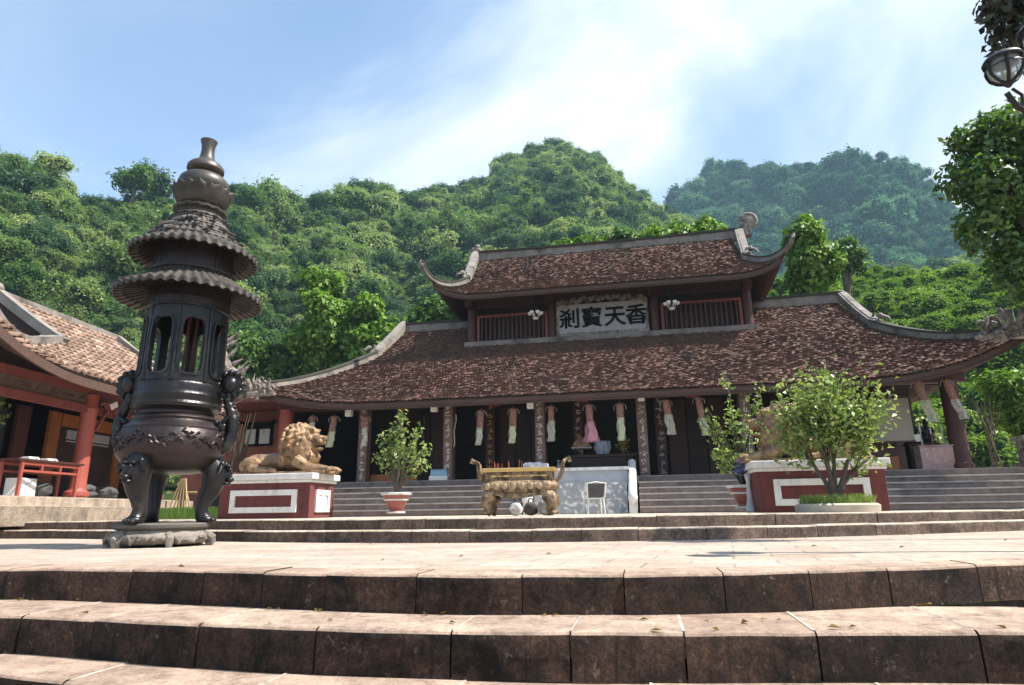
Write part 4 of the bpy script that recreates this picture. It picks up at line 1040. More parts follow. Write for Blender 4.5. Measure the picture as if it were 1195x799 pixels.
for i in range(34):
    a = rr.uniform(0, 2*PI); q = rr.uniform(.15,1)**.6; T.append((.05+.72*q*math.cos(a), .55*q*math.sin(a), 1.0+.62*rr.random()+.25*(1-q)))
T += [(-.62,0,.78),(.52,.1,.66),(.66,-.1,.9),(-.45,.2,1.75),(-.1,0,1.95),(.28,0,1.8),(.9,0,1.35),(-.95,0,1.15),(.1,-.3,1.0),(-.3,-.3,.95),(.35,-.3,.9)]
mains = [Vector(p) for p in ((-.42,.05,.78),(-.16,-.1,.95),(.12,.08,1.0),(.40,-.05,.85),(.55,.15,.62),(-.02,.25,.9))]
ms_ = grow_stems(m, (0,0,0), mains, .05, rr, 8); st = []
for q in T:
    q = Vector(q); mp = min(ms_, key=lambda p: (p[-1]-q).length); b = mp[rr.randint(4,8)]
    st += grow_stems(m, b, [q], .014, rr, 6)
m.tube([(0,0,-.05),(0.01,0,.06),(-.02,0,.16)], [.085,.07,.05], 8)
m.build('stems', M['stem'], gt, smooth=60); leafy(st, 86, .115, .085, .045, np.random.default_rng(5), LEAF_TREE, gt, .25)

# ------------------------------------------------------------------ hanging streamers under the eave
def streamer(label, x, z1, z0, kind, lean=0.0, y=16.62, tw=0):
    t = thing('hanging_streamer', label, 'streamer', (x, y, z1), tw, 'fabric streamers hanging along the veranda')
    rs = random.Random(int(x*100)); h = z1-z0; hb = h*rs.uniform(.36,.52) if kind != 'thin' else .05; r = rs.uniform(.08,.105) if kind != 'thin' else .035; lean += rs.uniform(-.05,.05)
    L = lambda z: (lean*((-z)/h)**1.3*h, 0)
    if kind != 'thin':
        m = MB(); ys = [-.03-hb*i/8 for i in range(9)]
        vs = []; n = 14
        for i, z in enumerate(ys):
            for j in range(n):
                a = 2*PI*j/n; rr_ = r*(1-.05*math.sin(i*1.3)); vs.append((L(z)[0]+rr_*math.cos(a), rr_*math.sin(a), z))
        m.add(vs, [(i*n+j, i*n+(j+1)%n, (i+1)*n+(j+1)%n, (i+1)*n+j) for i in range(8) for j in range(n)])
        m.lathe([(.01,.04),(r*.7,.0),(r*1.05,-.035)], 14); m.build('drum', M['flag_red'], t, smooth=60)
        for s in (-1,1):
            q = MB(); q.strip([(s*r*.9,0,-.02),(s*(r+.05),-.01,-.09),(s*(r+.06),0,-.17)], .006, .012); q.build('side_ribbon', M['flag_white'], t)
    z = -hb-.02; zb = -h
    mt = {'white': M['flag_white'], 'green': M['flag_green'], 'pink': M['flag_pink'], 'thin': M['flag_white']}[kind]
    for k in range(4 if kind != 'thin' else 1):
        m = MB(); a = 2*PI*k/4+.5; fl = 1.0 if kind != 'pink' else 2.4
        def f(u, v, a=a, k=k):
            zz = z+(zb-z)*v; rr_ = r*.75*(1+(fl-1)*v); w = r*(.8+.5*(fl-1)*v)
            o = L(zz)[0]; sw = .018*math.sin(v*9+k)
            return (o+math.cos(a)*rr_-math.sin(a)*w*(2*u-1)+sw, math.sin(a)*rr_+math.cos(a)*w*(2*u-1), zz)
        m.grid(f, 3, 12); m.build('tail', mt, t, smooth=60)
SL = [
 (-8.97, 3.02, 2.55, 'white', 0, 'short red streamer behind the head of the left lion'),
 (-8.32, 2.99, 2.12, 'green', -.12, 'red and green streamer first to the right of the left lion'),
 (-7.37, 2.95, 2.12, 'white', 0, 'red and white streamer against the leftmost couplet column'),
 (-5.73, 2.93, 2.05, 'thin', 0, 'thin white ribbon hanging above the left potted shrub'),
 (-4.82, 2.96, 2.02, 'thin', -.06, 'thin white ribbon just right of the second couplet column'),
 (-4.10, 2.98, 2.05, 'white', -.05, 'narrow white streamer above the left handle of the brass censer'),
 (-3.22, 2.99, 2.07, 'green', -.05, 'red and green streamer above the left half of the brass censer'),
 (-2.21, 3.01, 2.08, 'white', 0, 'red and white streamer just right of the column above the brass censer'),
 (-1.22, 3.01, 2.04, 'pink', .05, 'streamer with a flared pink skirt in front of the altar'),
 (-.43, 3.0, 2.04, 'green', .03, 'red and yellow-green streamer in front of the altar vase'),
 (.73, 3.04, 2.15, 'white', .1, 'red and white streamer first right of the column beside the ramp'),
 (1.53, 3.07, 2.1, 'white', .14, 'red and white streamer in front of the black doors left of the shrub'),
 (5.86, 3.12, 2.40, 'thin', .12, 'thin pale ribbon hanging in front of the beige blind'),
 (6.57, 3.22, 2.24, 'green', .28, 'wind-blown red and green streamer right of the beige blind'),
 (7.20, 3.23, 2.28, 'white', .25, 'wind-blown red streamer beside the round red end column'),
]
for i, (x, a, b, k, ln, lb) in enumerate(SL): streamer(lb, x, a, b, k, ln, tw=.3*math.sin(i*2))
for x, z, lb in ((-7.95,3.06,'white square lantern above the leftmost couplet column'), (-5.45,3.09,'white square lantern above the second couplet column'), (-2.78,3.06,'white square lantern above the column behind the brass censer'), (.12,3.14,'white square lantern above the column beside the ramp')):
    t = thing('square_lantern', lb, 'lantern', (x, 16.75, z), 0, 'white square lanterns under the eave')
    m = MB(); m.box((0,0,0), (.17,.17,.17)); m.build('shade', M['paper'], t, bevel=.008)
    m = MB(); m.tube([(0,0,.085),(0,.02,.30)], .008, 5); m.build('hanger', M['iron'], t)
# white flower lamps hanging under the upper eave
for x, z, lb in ((-3.24, 7.35, 'white petalled hanging lamp in front of the left lattice window'), (1.34, 7.36, 'white petalled hanging lamp in front of the right lattice window')):
    t = thing('hanging_lamp', lb, 'lamp', (x, 21.0, z), 0, 'petalled lamps under the upper eave')
    m = MB(); m.tube([(0,0,-.55),(0,0,.5)], .012, 6); m.lathe([(.02,-.02),(.16,-.06),(.18,-.09),(.03,-.1)], 14)
    for k in range(6):
        a = k*PI/3; d = Vector((math.cos(a), math.sin(a), 0)); m.tube([Vector((0,0,-.5)), d*.14+Vector((0,0,-.56)), d*.2+Vector((0,0,-.46))], .012, 6)
    m.build('stem', M['iron'], t, smooth=50)
    for k in range(6):
        a = k*PI/3; q = MB(); q.lathe([(.02,0),(.055,.03),(.075,.10),(.07,.105)], 10, (.2*math.cos(a), .2*math.sin(a), -.46)); q.build('petal_shade', M['paper'], t, smooth=50)
    q = MB(); q.lathe([(.03,-.62),(.09,-.60),(.11,-.55),(.05,-.52)], 12); q.build('petal_shade', M['paper'], t, smooth=50)

# ------------------------------------------------------------------ things on the veranda
al = thing('altar_table', 'long dark altar table behind the white ramp under the streamers', 'table', (-1.05, 18.25, ZF))
m = MB(); m.box((0,0,.62), (1.95,.7,.06)); m.build('top', M['wood'], al); m = MB(); m.box((0,-.28,.40), (1.85,.06,.36)); m.box((0,0,.1), (1.8,.5,.2)); m.build('apron', M['wood_black'], al)
for x, y in ((-.9,-.27),(.9,-.27),(-.9,.27),(.9,.27)):
    m = MB(); m.box((x,y,.295), (.08,.08,.59)); m.build('leg', M['wood'], al)
ft = thing('fruit_stand', 'tray piled with pale fruit at the left end of the altar table', 'fruit stand', (-1.58, 18.2, ZF+.652))
m = MB(); m.lathe([(.10,0),(.11,.01),(.04,.04),(.035,.16),(.09,.19)], 16); m.build('foot', M['gold'], ft, smooth=50)
m = MB(); m.box((0,0,.205), (.56,.4,.03)); m.build('tray', M['white'], ft, bevel=.006)
m = MB(); rr = random.Random(3)
for l in range(4):
    for i in range(6-l):
        for j in range(4-min(l,3)): m.ell((-.22+.085*i+.042*l, -.12+.085*j+.04*l, .265+.068*l), (.045,.045,.043), 8)
m.build('fruit', M['fruit'], ft, smooth=60)
pc = thing('porcelain_censer', 'blue and white porcelain incense bowl in the middle of the altar table', 'incense bowl', (-1.0, 18.1, ZF+.652))
m = MB(); m.lathe([(.14,0),(.17,.01),(.20,.06),(.24,.16),(.24,.26),(.215,.32),(.235,.36),(.22,.36)], 28); m.build('bowl', M['blue_white'], pc, smooth=40)
vf = thing('altar_vase', 'tall vase of yellow-green flowers at the right end of the altar table', 'vase', (-.45, 18.2, ZF+.652))
m = MB(); m.lathe([(.05,0),(.06,.01),(.08,.08),(.04,.17),(.05,.2)], 16); m.build('vase', M['gold'], vf, smooth=50)
P = np.array([0,0,.34]) + RNG.normal(size=(130,3))*np.array([.08,.07,.10]); V, Q = leaves(P, rand_dirs(130), .09, .045); raw_mesh('flowers', V, Q, leaf_mat('yellow flowers', [(.2,.3,.05),(.55,.5,.08)], .3), vf)
for i, (x, y, h, lb) in enumerate(((-.21,17.6,.44,'tall white porcelain vase beside the right balustrade of the ramp'),(-2.24,18.1,.24,'small white porcelain jar beside the left end of the altar table'))):
    o = MB(); s = h/.44; o.lathe([(.06*s,0),(.09*s,.02*s),(.11*s,.12*s),(.07*s,.24*s),(.05*s,.30*s),(.08*s,.40*s),(.10*s,.44*s),(.07*s,.43*s)], 18); o = o.build('porcelain_vase', M['blue_white'], smooth=50); o.location = (x, y, ZF+.002 if i == 0 else ZF+.302); tag(o, lb, 'vase')
    if i == 1:
        st_ = thing('vase_stand', 'small dark stand carrying the porcelain jar beside the altar', 'stand', (x, y, ZF)); q = MB(); q.box((0,0,.28), (.26,.26,.04)); q.build('top', M['wood'], st_)
        for a, b in ((-1,-1),(1,-1),(1,1),(-1,1)):
            q = MB(); q.box((a*.1,b*.1,.13), (.03,.03,.26)); q.build('leg', M['wood'], st_)
cb = thing('cool_box', 'pale blue box with a white base standing by the second couplet column', 'box', (-5.35, 16.98, ZF)); cb.rotation_euler = (0,0,.1)
m = MB(); m.box((0,0,.06), (.50,.32,.12)); m.build('base', M['plastic'], cb, bevel=.015); m = MB(); m.box((.01,0,.19), (.46,.3,.135), taper=.93); m.build('body', M['blue'], cb, bevel=.015); m = MB(); m.box((.01,0,.272), (.44,.29,.025)); m.build('lid', M['blue'], cb, bevel=.008)
bd = thing('roller_blind', 'large beige roller blind hanging in the right bay of the veranda', 'blind', (6.1, 17.2, 2.95))
m = MB(); m.tube([(-.48,0,0),(.48,0,0)], .04, 10); m.build('roller', M['wood'], bd, smooth=40); m = MB(); m.grid(lambda u,v: (-.45+.9*u, .03+.012*math.sin(u*7)*v, -.02-1.06*v), 10, 8); m.build('cloth', M['blind'], bd, smooth=60); m = MB(); m.box((0,.03,-1.09), (.92,.03,.035)); m.build('bottom_bar', M['wood'], bd)
mb_ = thing('marble_block', 'pink veined marble block standing beside the round red end column', 'block', (6.98, 17.28, ZF)); m = MB(); m.box((0,0,.27), (.84,.4,.54)); m.build('block', M['marble'], mb_, bevel=.012); m = MB(); m.box((0,0,.555), (.90,.46,.03)); m.build('slab', M['marble'], mb_, bevel=.006)
ntc = thing('notice_card', 'small white notice hanging on the dark wall right of the blind', 'notice', (6.63, 17.32, 1.94)); m = MB(); m.box((0,0,0), (.17,.012,.17)); m.build('card', M['paper'], ntc); m = MB(); m.tube([(0,0,.085),(0,0,.5)], .004, 4); m.build('string', M['iron'], ntc)
rr = random.Random(12)
for i, (x, h, lb) in enumerate(((6.72,.55,'tall white candlestick at the left end of the pink marble block'),(6.95,.42,'short pale candlestick in the middle of the pink marble block'),(7.2,.5,'tall white candlestick at the right end of the pink marble block'))):
    t = thing('candlestick', lb, 'candlestick', (x, 17.3, ZF+.572)); m = MB(); m.lathe([(.05,0),(.055,.012),(.015,.04),(.02,.1),(.03,.13),(.012,.16),(.012,h*.62),(.04,h*.66),(.035,h*.67)], 12); m.build('stand', M['gold'] if i == 1 else M['cloth_grey'], t, smooth=40); m = MB(); m.lathe([(.018,h*.66),(.016,h)], 10); m.build('candle', M['white'], t, smooth=40)
for i, (x, y, k, lb) in enumerate(((6.75,17.95,1.0,'dark seated statuette behind the left candlestick'),(7.12,17.95,.9,'dark seated statuette behind the right candlestick'))):
    m = MB(); m.lathe([(.17,0),(.19,.04),(.14,.10)], 14); m.ell((0,0,.16*k), (.19,.13,.09), 12); m.ell((0,.01,.33*k), (.11,.09,.18*k), 12); m.ell((0,0,.56*k), (.065,.07,.085), 12); m.ell((0,.01,.65*k), (.045,.045,.05), 8)
    for s in (-1,1): m.tube([(s*.1,0,.44*k),(s*.15,-.03,.3*k),(s*.04,-.12,.22*k)], [.045,.04,.03], 8)
    o = m.build('statuette', M['bronze_brown'], smooth=60); o.modifiers.new('r','REMESH').mode = 'VOXEL'; o.modifiers['r'].voxel_size = .014; o.modifiers['r'].use_smooth_shade = True; apply_mods(o); tag(o, lb, 'statuette')
    st_ = thing('statue_shelf', 'dark shelf under the '+('left' if i == 0 else 'right')+' seated statuette', 'shelf', (x, y, ZF)); q = MB(); q.box((0,0,.66), (.36,.36,.05)); q.build('top', M['wood'], st_); q = MB(); q.box((0,0,.32), (.28,.28,.63)); q.build('cabinet', M['wood_black'], st_); o.location = (x, y, ZF+.687)

# right corner: carved stone planter, broken fan of dry branches
sp_ = thing('stone_planter', 'pale carved stone planter at the right edge of the veranda', 'planter', (9.0, 17.15, 1.17))
m = MB(); m.box((0,0,.06), (.70,.6,.12)); m.box((0,0,.36), (.52,.42,.5)); m.box((0,0,.66), (.66,.56,.10)); m.build('block', M['ornament'], sp_, bevel=.015); m = MB(); m.box((0,-.215,.36), (.36,.02,.34)); m.box((0,-.23,.36), (.2,.02,.2)); m.build('carved_panel', M['white'], sp_, bevel=.006)
db = thing('dry_branches', 'bundle of dead grey branches leaning under the right eave corner', 'branches', (8.1, 17.0, 1.2)); m = MB(); rr = random.Random(8)
for i in range(11):
    a = rr.uniform(-.5,.5); m.tube([(rr.uniform(-.1,.1),0,.0 if i < 6 else .7), (a*.5, rr.uniform(-.1,.1), 1.0), (a*1.0, rr.uniform(-.15,.15), 1.5+rr.uniform(0,.3))], [.018,.014,.005], 5)
m.build('branches', M['bark'], db, smooth=50)

# ------------------------------------------------------------------ side hall on the left
A6 = math.radians(6.2)
sh = thing('side_hall', 'red timbered side hall with a bleached tile roof at the left edge behind the burner', 'side hall', (-11.74, 11.9, .72))
sh.rotation_euler = (0,0,A6)   # local: +y runs along the front away from us, +x looks into the courtyard, z = 0 is its floor
zf = 0.0
class SideRoof:
    def __init__(s): s.xe, s.ze, s.xr, s.zr = 1.0, 2.27, -3.0, 4.72
    def surf(s, u, v):   # u along the front, v 0 at the eave .. 1 at the ridge
        x = s.xe + (s.xr-s.xe)*v; z = s.ze + (s.zr-s.ze)*v - .14*4*v*(1-v)
        k = max(0, (-1.2-u)/2.9); z += .75*k**2.2*(1-v)**1.2
        return (x, u, z)
SRf = SideRoof()
def side_tiles():
    mb = MB(); rng = random.Random(3); rows, dv = 17, 1/17; cw = .19; n = int(8.3/cw)
    for i in range(n):
        u = -3.9+i*cw; vmax = 1.0 if u > .25 else .55*(1-(.25-u)/4.2)
        for r in range(rows):
            v = r*dv
            if v > vmax: continue
            du = rng.uniform(-.012,.012); dz = rng.uniform(0,.035)
            a = Vector(SRf.surf(u+du, v-.006)); b = Vector(SRf.surf(u+du, min(1, v+dv*1.25)))
            pts = []
            for (p, h, w) in ((a, .075+dz, .082), (b, .015+dz*.3, .066)):
                for t in (-1, -.6, 0, .6, 1): pts.append((p.x, p.y+t*w*1.05, p.z + (1-t*t)*.075 + h-.02))
            low = [(a.x-.02, q[1], q[2]-.045) for q in pts[:5]]
            mb.add(pts+low, [(j, j+1, j+6, j+5) for j in range(4)] + [(10+j, 11+j, j+1, j) for j in range(4)])
    return mb.build('roof_tiles', M['tile_pale'], sh)
side_tiles()
m = MB()
def su(a, b): u0 = .25 if b > .55 else .25-4.2*(1-b/.55); return u0+(4.4-u0)*a
for off in (.03, .18): m.grid(lambda a,b: tuple(Vector(SRf.surf(su(a,b), b))-Vector((0,0,off))), 30, 20)
m.grid(lambda a,b: (-6.0-SRf.surf(su(a,b),b)[0], su(a,b), SRf.surf(su(a,b),b)[2]-.03), 30, 20)
m.grid(lambda a,b: (SRf.surf(su(0,b),b)[0]*(1-a)+(-6.0-SRf.surf(su(0,b),b)[0])*a, su(0,b), SRf.surf(su(0,b),b)[2]-.035), 8, 20)
m.build('roof_deck', M['underroof'], sh)
m = MB(); m.strip([(-3.0, u, 4.62) for u in np.linspace(.2,4.4,8)], .26, .24); m.build('ridge', M['ridge'], sh)
m = MB(); m.strip([Vector(SRf.surf(.18, v)) for v in np.linspace(1,.52,7)], .26, .2); m.strip([Vector(SRf.surf(.25-4.2*(1-v/.55), v)) for v in np.linspace(.55,0,12)]+[(1.1,-4.1,3.25),(1.15,-4.2,3.5)], .24, .2); m.build('hip_ridge', M['ridge'], sh)
m = MB(); m.strip([Vector(SRf.surf(4.4, v)) for v in np.linspace(1,0,10)], .22, .18); m.build('verge', M['ridge'], sh)
m = MB()
for i in range(9): m.ell((-3.0+random.uniform(-.1,.1), .15+random.uniform(-.2,.15), 4.8+random.uniform(0,.25)), (.13,.14,.12), 7)
m.build('ridge_crest', M['ornament'], sh, smooth=50)
m = MB(); m.strip([Vector(SRf.surf(u, .005))-Vector((0,0,.20)) for u in np.linspace(-3.9,4.4,24)], .05, .16); m.build('eave_board', M['fascia'], sh)
for u in (-4.6, 0.0, 2.6):
    m = MB(); m.lathe([(.20,0),(.24,.05),(.235,.12),(.17,.17),(.16,.20),(.155,1.85),(.17,1.87),(.17,1.91),(.155,1.93),(.155,2.2)], 20, (0,u,0)); m.build('column', M['red_paint'], sh, smooth=40)
m = MB()
for z, h in ((1.88,.16),(2.30,.16)): m.box((0,-.95,z), (.14,7.3,h))
m.build('beam', M['red_beam'], sh)
m = MB(); m.box((-.02,-.95,2.09), (.05,7.2,.27)); ff = m.build('frieze', M['wood'], sh)
m = MB(); rr = random.Random(14); m.box((.010,-.95,2.09), (.012,7.1,.24))
for i in range(80):
    y = rr.uniform(-4.4,2.4); m.tube([(.02,y,2.0+rr.uniform(0,.06)),(.03,y+.08,2.09+rr.uniform(-.05,.05)),(.02,y+.15,2.12+rr.uniform(-.06,.06))], [.012,.018,.008], 5)
m.build('frieze_carving', M['couplet'], ff)
for u in (.0,):
    m = MB()
    for s in (1,): 
        for k in range(14): m.tube([(.18+.05*(k % 3), u+.1+.05*k*.9, 2.0-.02*k+.1*math.sin(k)), (.25, u+.14+.05*k, 1.95+.1*math.cos(k*2))], .022, 5)
    m.span((.1,u+.16,1.45), (.12,u+.42,1.95), .05, .06); m.build('bracket', M['red_beam'], sh)
m = MB(); m.box((-3.1,-.95,1.3), (.1,7.4,2.6)); m.box((-1.6,2.72,1.3), (3.0,.1,2.6)); m.box((-1.6,-.95,2.62), (3.2,7.3,.06)); m.build('back_wall', M['wood_black'], sh)
for a, b, mm, nm in ((.12,.42,'orange','door_jamb'),(2.32,2.6,'orange','door_jamb'),(-.75,-.42,'wood','door_jamb')):
    m = MB(); m.box((-1.0,(a+b)/2,.95), (.08,b-a,1.9)); m.build(nm, M[mm], sh)
m = MB(); m.box((-1.0,1.4,1.75), (.08,1.9,.28)); m.build('door_lintel', M['orange'], sh)
m = MB(); m.box((-1.05,1.4,.8), (.05,1.9,1.6)); dd = m.build('door', M['wood_black'], sh); m = MB(); m.box((-1.02,1.4,1.45), (.03,1.4,.2)); m.box((-1.02,1.4,1.3), (.03,1.4,.03)); m.build('transom', M['sign'], dd)
m = MB(); m.box((-2.2,-.9,-.36), (5.4,8.6,.716)); m.box((.0,-.9,-.02-.09), (1.2,8.6,.18)); m.build('platform', M['plinth'], sh, bevel=.01)
m = MB(); m.box((.75,-.9,-.36), (.6,9.2,.34)); m.build('step', M['plinth'], sh, bevel=.01)
sq = MB(); sq.box((.30,.35,2.02), (.03,.20,.13), rx=.5); sq.build('white_tag', M['paper'], sh)
def loc(u, w, z): c, s = math.cos(A6), math.sin(A6); return (-11.74+w*c-u*s, 11.9+w*s+u*c, .72+z)
# black banner on the inner wall with rows of worn white writing
bn2 = thing('black_banner', 'black board with a line of worn white writing inside the side hall', 'banner', loc(-1.5,-1.3,1.15)); bn2.rotation_euler = (0,0,A6)
m = MB(); m.box((0,0,.2), (.04,1.7,1.0)); m.build('board', M['cloth_dark'], bn2); m = MB(); rr = random.Random(4)
y = -.62
while y < .6:
    for k in range(rr.randint(3,5)):
        m.box((.024, y, .52+rr.uniform(-.01,.01)), (.008,.025,rr.choice((.07,.1,.12)))); m.box((.024,y+.02,.52+rr.uniform(-.04,.04)), (.008,.03,.02)); y += .055
    y += .07
m.build('writing', M['paper'], bn2)
m = MB(); m.box((.026,.25,.02), (.01,.6,.04)); m.ell((.026,.25,.12), (.01,.22,.1), 12); m.build('emblem', M['sign'], bn2)
tb2 = thing('red_table', 'long narrow red table with railed apron standing in front of the side hall column', 'table', loc(-1.16,.12,0)); tb2.rotation_euler = (0,0,A6)
m = MB(); m.box((0,0,.66), (.50,1.62,.04)); m.build('top', M['wood'], tb2, bevel=.006)
m = MB()
for x in (-.2,.2):
    m.box((x,0,.60), (.03,1.4,.05)); m.box((x,0,.46), (.03,1.4,.04))
    for y in (-.23,.23): m.box((x,y,.53), (.03,.04,.09))
m.build('apron', M['red_paint'], tb2)
for x in (-.2,.2):
    for y in (-.70,.70):
        m = MB(); m.box((x,y,.32), (.05,.05,.64)); m.build('leg', M['red_paint'], tb2)
for y, lb in ((-.35,'small stack of folded paper on the left half of the red table'),(.1,'small stack of folded paper on the right half of the red table')):
    m = MB(); m.box((0,0,.02), (.2,.28,.03), rz=.2); m.box((.01,.0,.045), (.18,.2,.018), rz=-.1); o = m.build('paper_stack', M['paper']); p = loc(-1.16+y,.14,.682); o.location = p; tag(o, lb, 'papers')
bx = thing('white_box', 'white cardboard box on the floor under the red table', 'box', loc(-1.45,.0,0)); bx.rotation_euler = (0,0,A6+.2)
m = MB(); m.box((0,0,.17), (.3,.45,.34)); m.build('carton', M['paper'], bx, bevel=.004); m = MB(); m.box((.152,0,.26), (.004,.36,.02), rx=.35); m.build('tape', M['cloth_grey'], bx)
for i, (u, w, s, mm, lb) in enumerate(((-.95,-.05,(.22,.2,.30),'cloth_dark','dark sack under the right end of the red table'),(.62,-.45,(.34,.28,.34),'cloth_dark','large dark heap covered in cloth just right of the red column'),(1.35,-.45,(.34,.26,.30),'cloth_dark','dark covered heap in front of the side hall door'))):
    bag('sack', lb, loc(u,w,0), M[mm], s, 10+i)

# small red-walled house between the side hall and the temple
rh = thing('red_house', 'low red-walled house with a black and white window seen behind the left lion', 'house', (-13.3, 20.0, ZC))
m = MB(); m.box((0,1.5,1.75), (4.6,3.0,3.5)); m.build('wall', M['redwall'], rh)
m = MB(); m.box((0,.1,3.62), (5.0,3.6,.14)); m.box((0,-.06,3.45), (4.7,.06,.12)); m.build('cornice', M['red_beam'], rh)
m = MB(); m.grid(lambda a,b: (-2.7+5.4*a, -.6+2.2*b, 3.72+.9*b-.12*4*b*(1-b)), 10, 6); m.grid(lambda a,b: (2.7-5.4*a, 3.8-2.2*b, 3.72+.9*b), 10, 6); m.build('roof', M['tile_pale'], rh)
wn = MB(); wn.box((.53,-.03,2.7), (1.10,.08,.72)); w_ = wn.build('window', M['black'], rh); wn = MB(); wn.box((.27,-.075,2.66), (.38,.02,.5)); wn.box((.80,-.075,2.66), (.38,.02,.5)); wn.build('pane', M['white'], w_)
wn = MB(); wn.strip([(-.15,-.12,3.16),(.0,-.12,3.07),(1.06,-.12,3.07),(1.21,-.12,3.16)], .2, .06); wn.build('hood', M['black'], w_)
wn = MB(); wn.box((-.9,-.02,1.0), (.8,.06,1.3)); wn.build('door', M['wood_black'], rh)
# bare branches leaning before its window
br_ = thing('bare_shrub', 'bare red-brown branching shrub in front of the window of the red house', 'shrub', (-12.2, 17.6, ZC)); m = MB(); rr = random.Random(17)
for i in range(11):
    a = rr.uniform(-.6,.9); m.tube([(rr.uniform(-.1,.1),0,0),(a*.5,rr.uniform(-.1,.1),1.3),(a*1.1,rr.uniform(-.2,.2),2.5+rr.uniform(0,.6))], [.035,.026,.012], 6)
m.build('stems', M['bark'], br_, smooth=50)
# stand of crossed bamboo and a clipped strip of grass behind the burner
bs = thing('bamboo_rack', 'rack of crossed bamboo poles seen between the burner legs', 'rack', (-11.0, 14.2, ZC)); m = MB()
for i in range(5): m.tube([(-.3+.15*i,-.1,0),(-.05+.03*i,0,.95)], .02, 6); m.tube([(.3-.12*i,.1,0),(.0,0,.95)], .02, 6)
m.tube([(-.4,0,.62),(.4,0,.62)], .022, 6); m.build('poles', M['bamboo'], bs, smooth=40)
gs = MB(); k = 2600; P = np.stack([RNG.uniform(-10.2,-8.2,k), RNG.uniform(12.2,12.8,k), np.zeros(k)], 1); V = []
for p in P:
    d = RNG.normal(size=2)*.05; h = RNG.uniform(.12,.26); V += [(p[0]-.008,p[1],ZC),(p[0]+.008,p[1],ZC),(p[0]+d[0]+.003,p[1]+d[1],ZC+h),(p[0]+d[0]-.003,p[1]+d[1],ZC+h)]
gr = raw_mesh('grass', V, np.arange(4*k).reshape(-1,4), leaf_mat('lawn grass', [(.09,.17,.035),(.2,.3,.08)], .35, .5, 3)); gr['kind'] = 'stuff'

# ------------------------------------------------------------------ street lamp at the top right
lp = thing('street_lamp', 'black iron post lamp with glass lanterns at the top right corner', 'street lamp', (3.98, 5.55, 0))
m = MB(); m.lathe([(.16,0),(.17,.04),(.10,.12),(.09,.5),(.06,.6),(.045,2.2),(.04,4.6),(.05,4.62),(.03,4.8)], 14); m.build('post', M['iron'], lp, smooth=40)
def lantern_head(name, c, s):
    m = MB(); c = Vector(c)
    m.lathe([(.02*s,.30*s),(.05*s,.29*s),(.03*s,.25*s),(.10*s,.21*s),(.19*s,.15*s),(.215*s,.11*s),(.21*s,.085*s),(.17*s,.09*s)], 24, c)
    m.lathe([(.01*s,.38*s),(.025*s,.35*s),(.015*s,.32*s)], 10, c)
    for k in range(6):
        a = k*PI/3+.2; pts = [c+Vector((math.cos(a)*r*s, math.sin(a)*r*s, z*s)) for r, z in ((.185,.09),(.195,.0),(.17,-.08),(.11,-.15),(.05,-.19))]
        m.tube(pts, .019*s, 6)
    m.lathe([(.20*s,-.005*s),(.207*s,.0),(.20*s,.012*s)], 24, c, cap=False); m.lathe([(.02*s,-.25*s),(.06*s,-.2*s),(.05*s,-.18*s),(.02*s,-.18*s)], 12, c)
    h = m.build(name, M['iron'], lp, smooth=40)
    m = MB(); m.lathe([(.165*s,.09*s),(.175*s,.0),(.15*s,-.08*s),(.09*s,-.15*s),(.03*s,-.18*s)], 20, c); m.build('glass', M['glass'], h, smooth=60)
    return h
lantern_head('lantern', (-.88,-.37,3.75), .68); lantern_head('lantern', (-.33,-.04,4.22), .85)
m = MB(); m.tube([(0,0,3.3),(-.25,-.1,3.22),(-.6,-.25,3.28),(-.85,-.36,3.40),(-.92,-.39,3.52)], .022, 8); m.tube([(-.92,-.39,3.45),(-.80,-.34,3.42),(-.78,-.33,3.52),(-.86,-.37,3.56)], .014, 6); m.tube([(0,0,3.7),(-.2,-.02,3.72),(-.30,-.04,3.84),(-.33,-.04,4.03)], .022, 8); m.build('arm', M['iron'], lp, smooth=50)

# ------------------------------------------------------------------ hills and forest
def fbm(x, y, s, o=4):
    v = 0; a = 1
    for i in range(o): v += a*noise.noise((x*s, y*s, 3.7+i)); s *= 2; a *= .5
    return v
def hill(name, sky, crest, d0, z0, pw, rough, back=.8, nt_=70, step=.008):
    """a hill seen from the courtyard: its crest follows the measured skyline; slopes down towards us and away behind"""
    az = np.arange(sky[0][0]-.5, sky[-1][0]+.5, step); V = []; ts = np.concatenate([np.linspace(0, 1, nt_), np.linspace(1.04, 1+back, 16)])
    sx, sy = [p[0] for p in sky], [p[1] for p in sky]; cx, cy = [p[0] for p in crest], [p[1] for p in crest]
    G = np.zeros((len(az), len(ts), 3))
    for i, a in enumerate(az):
        el = np.interp(a, sx, sy); dc = np.interp(a, cx, cy); dd = d0(a) if callable(d0) else d0
        zc = EYE[2] + el*dc
        for j, t in enumerate(ts):
            d = dd + (dc-dd)*t; x, y = d*math.sin(a), d*math.cos(a)
            if t <= 1: z = z0 + (zc-z0)*t**pw
            else: z = zc - (zc-z0)*((t-1)/back)**1.4
            if 0 < t < 1.0: z += rough*fbm(x, y, .05)*min(1, 6*t*(1-t))*min(1, d/90)
            G[i, j] = (x, y, z)
    na, nj = len(az), len(ts); V = G.reshape(-1, 3)
    Q = [(i*nj+j, (i+1)*nj+j, (i+1)*nj+j+1, i*nj+j+1) for i in range(na-1) for j in range(nj-1)]
    o = raw_mesh(name, V, Q, M['hillsoil']); o.data.polygons.foreach_set('use_smooth', [True]*len(Q)); struct(o)
    return G
M['hillsoil'] = mat('dark undergrowth', (.022,.045,.014), (.035,.055,.02), .25, .95, bmp=0, spec=0)
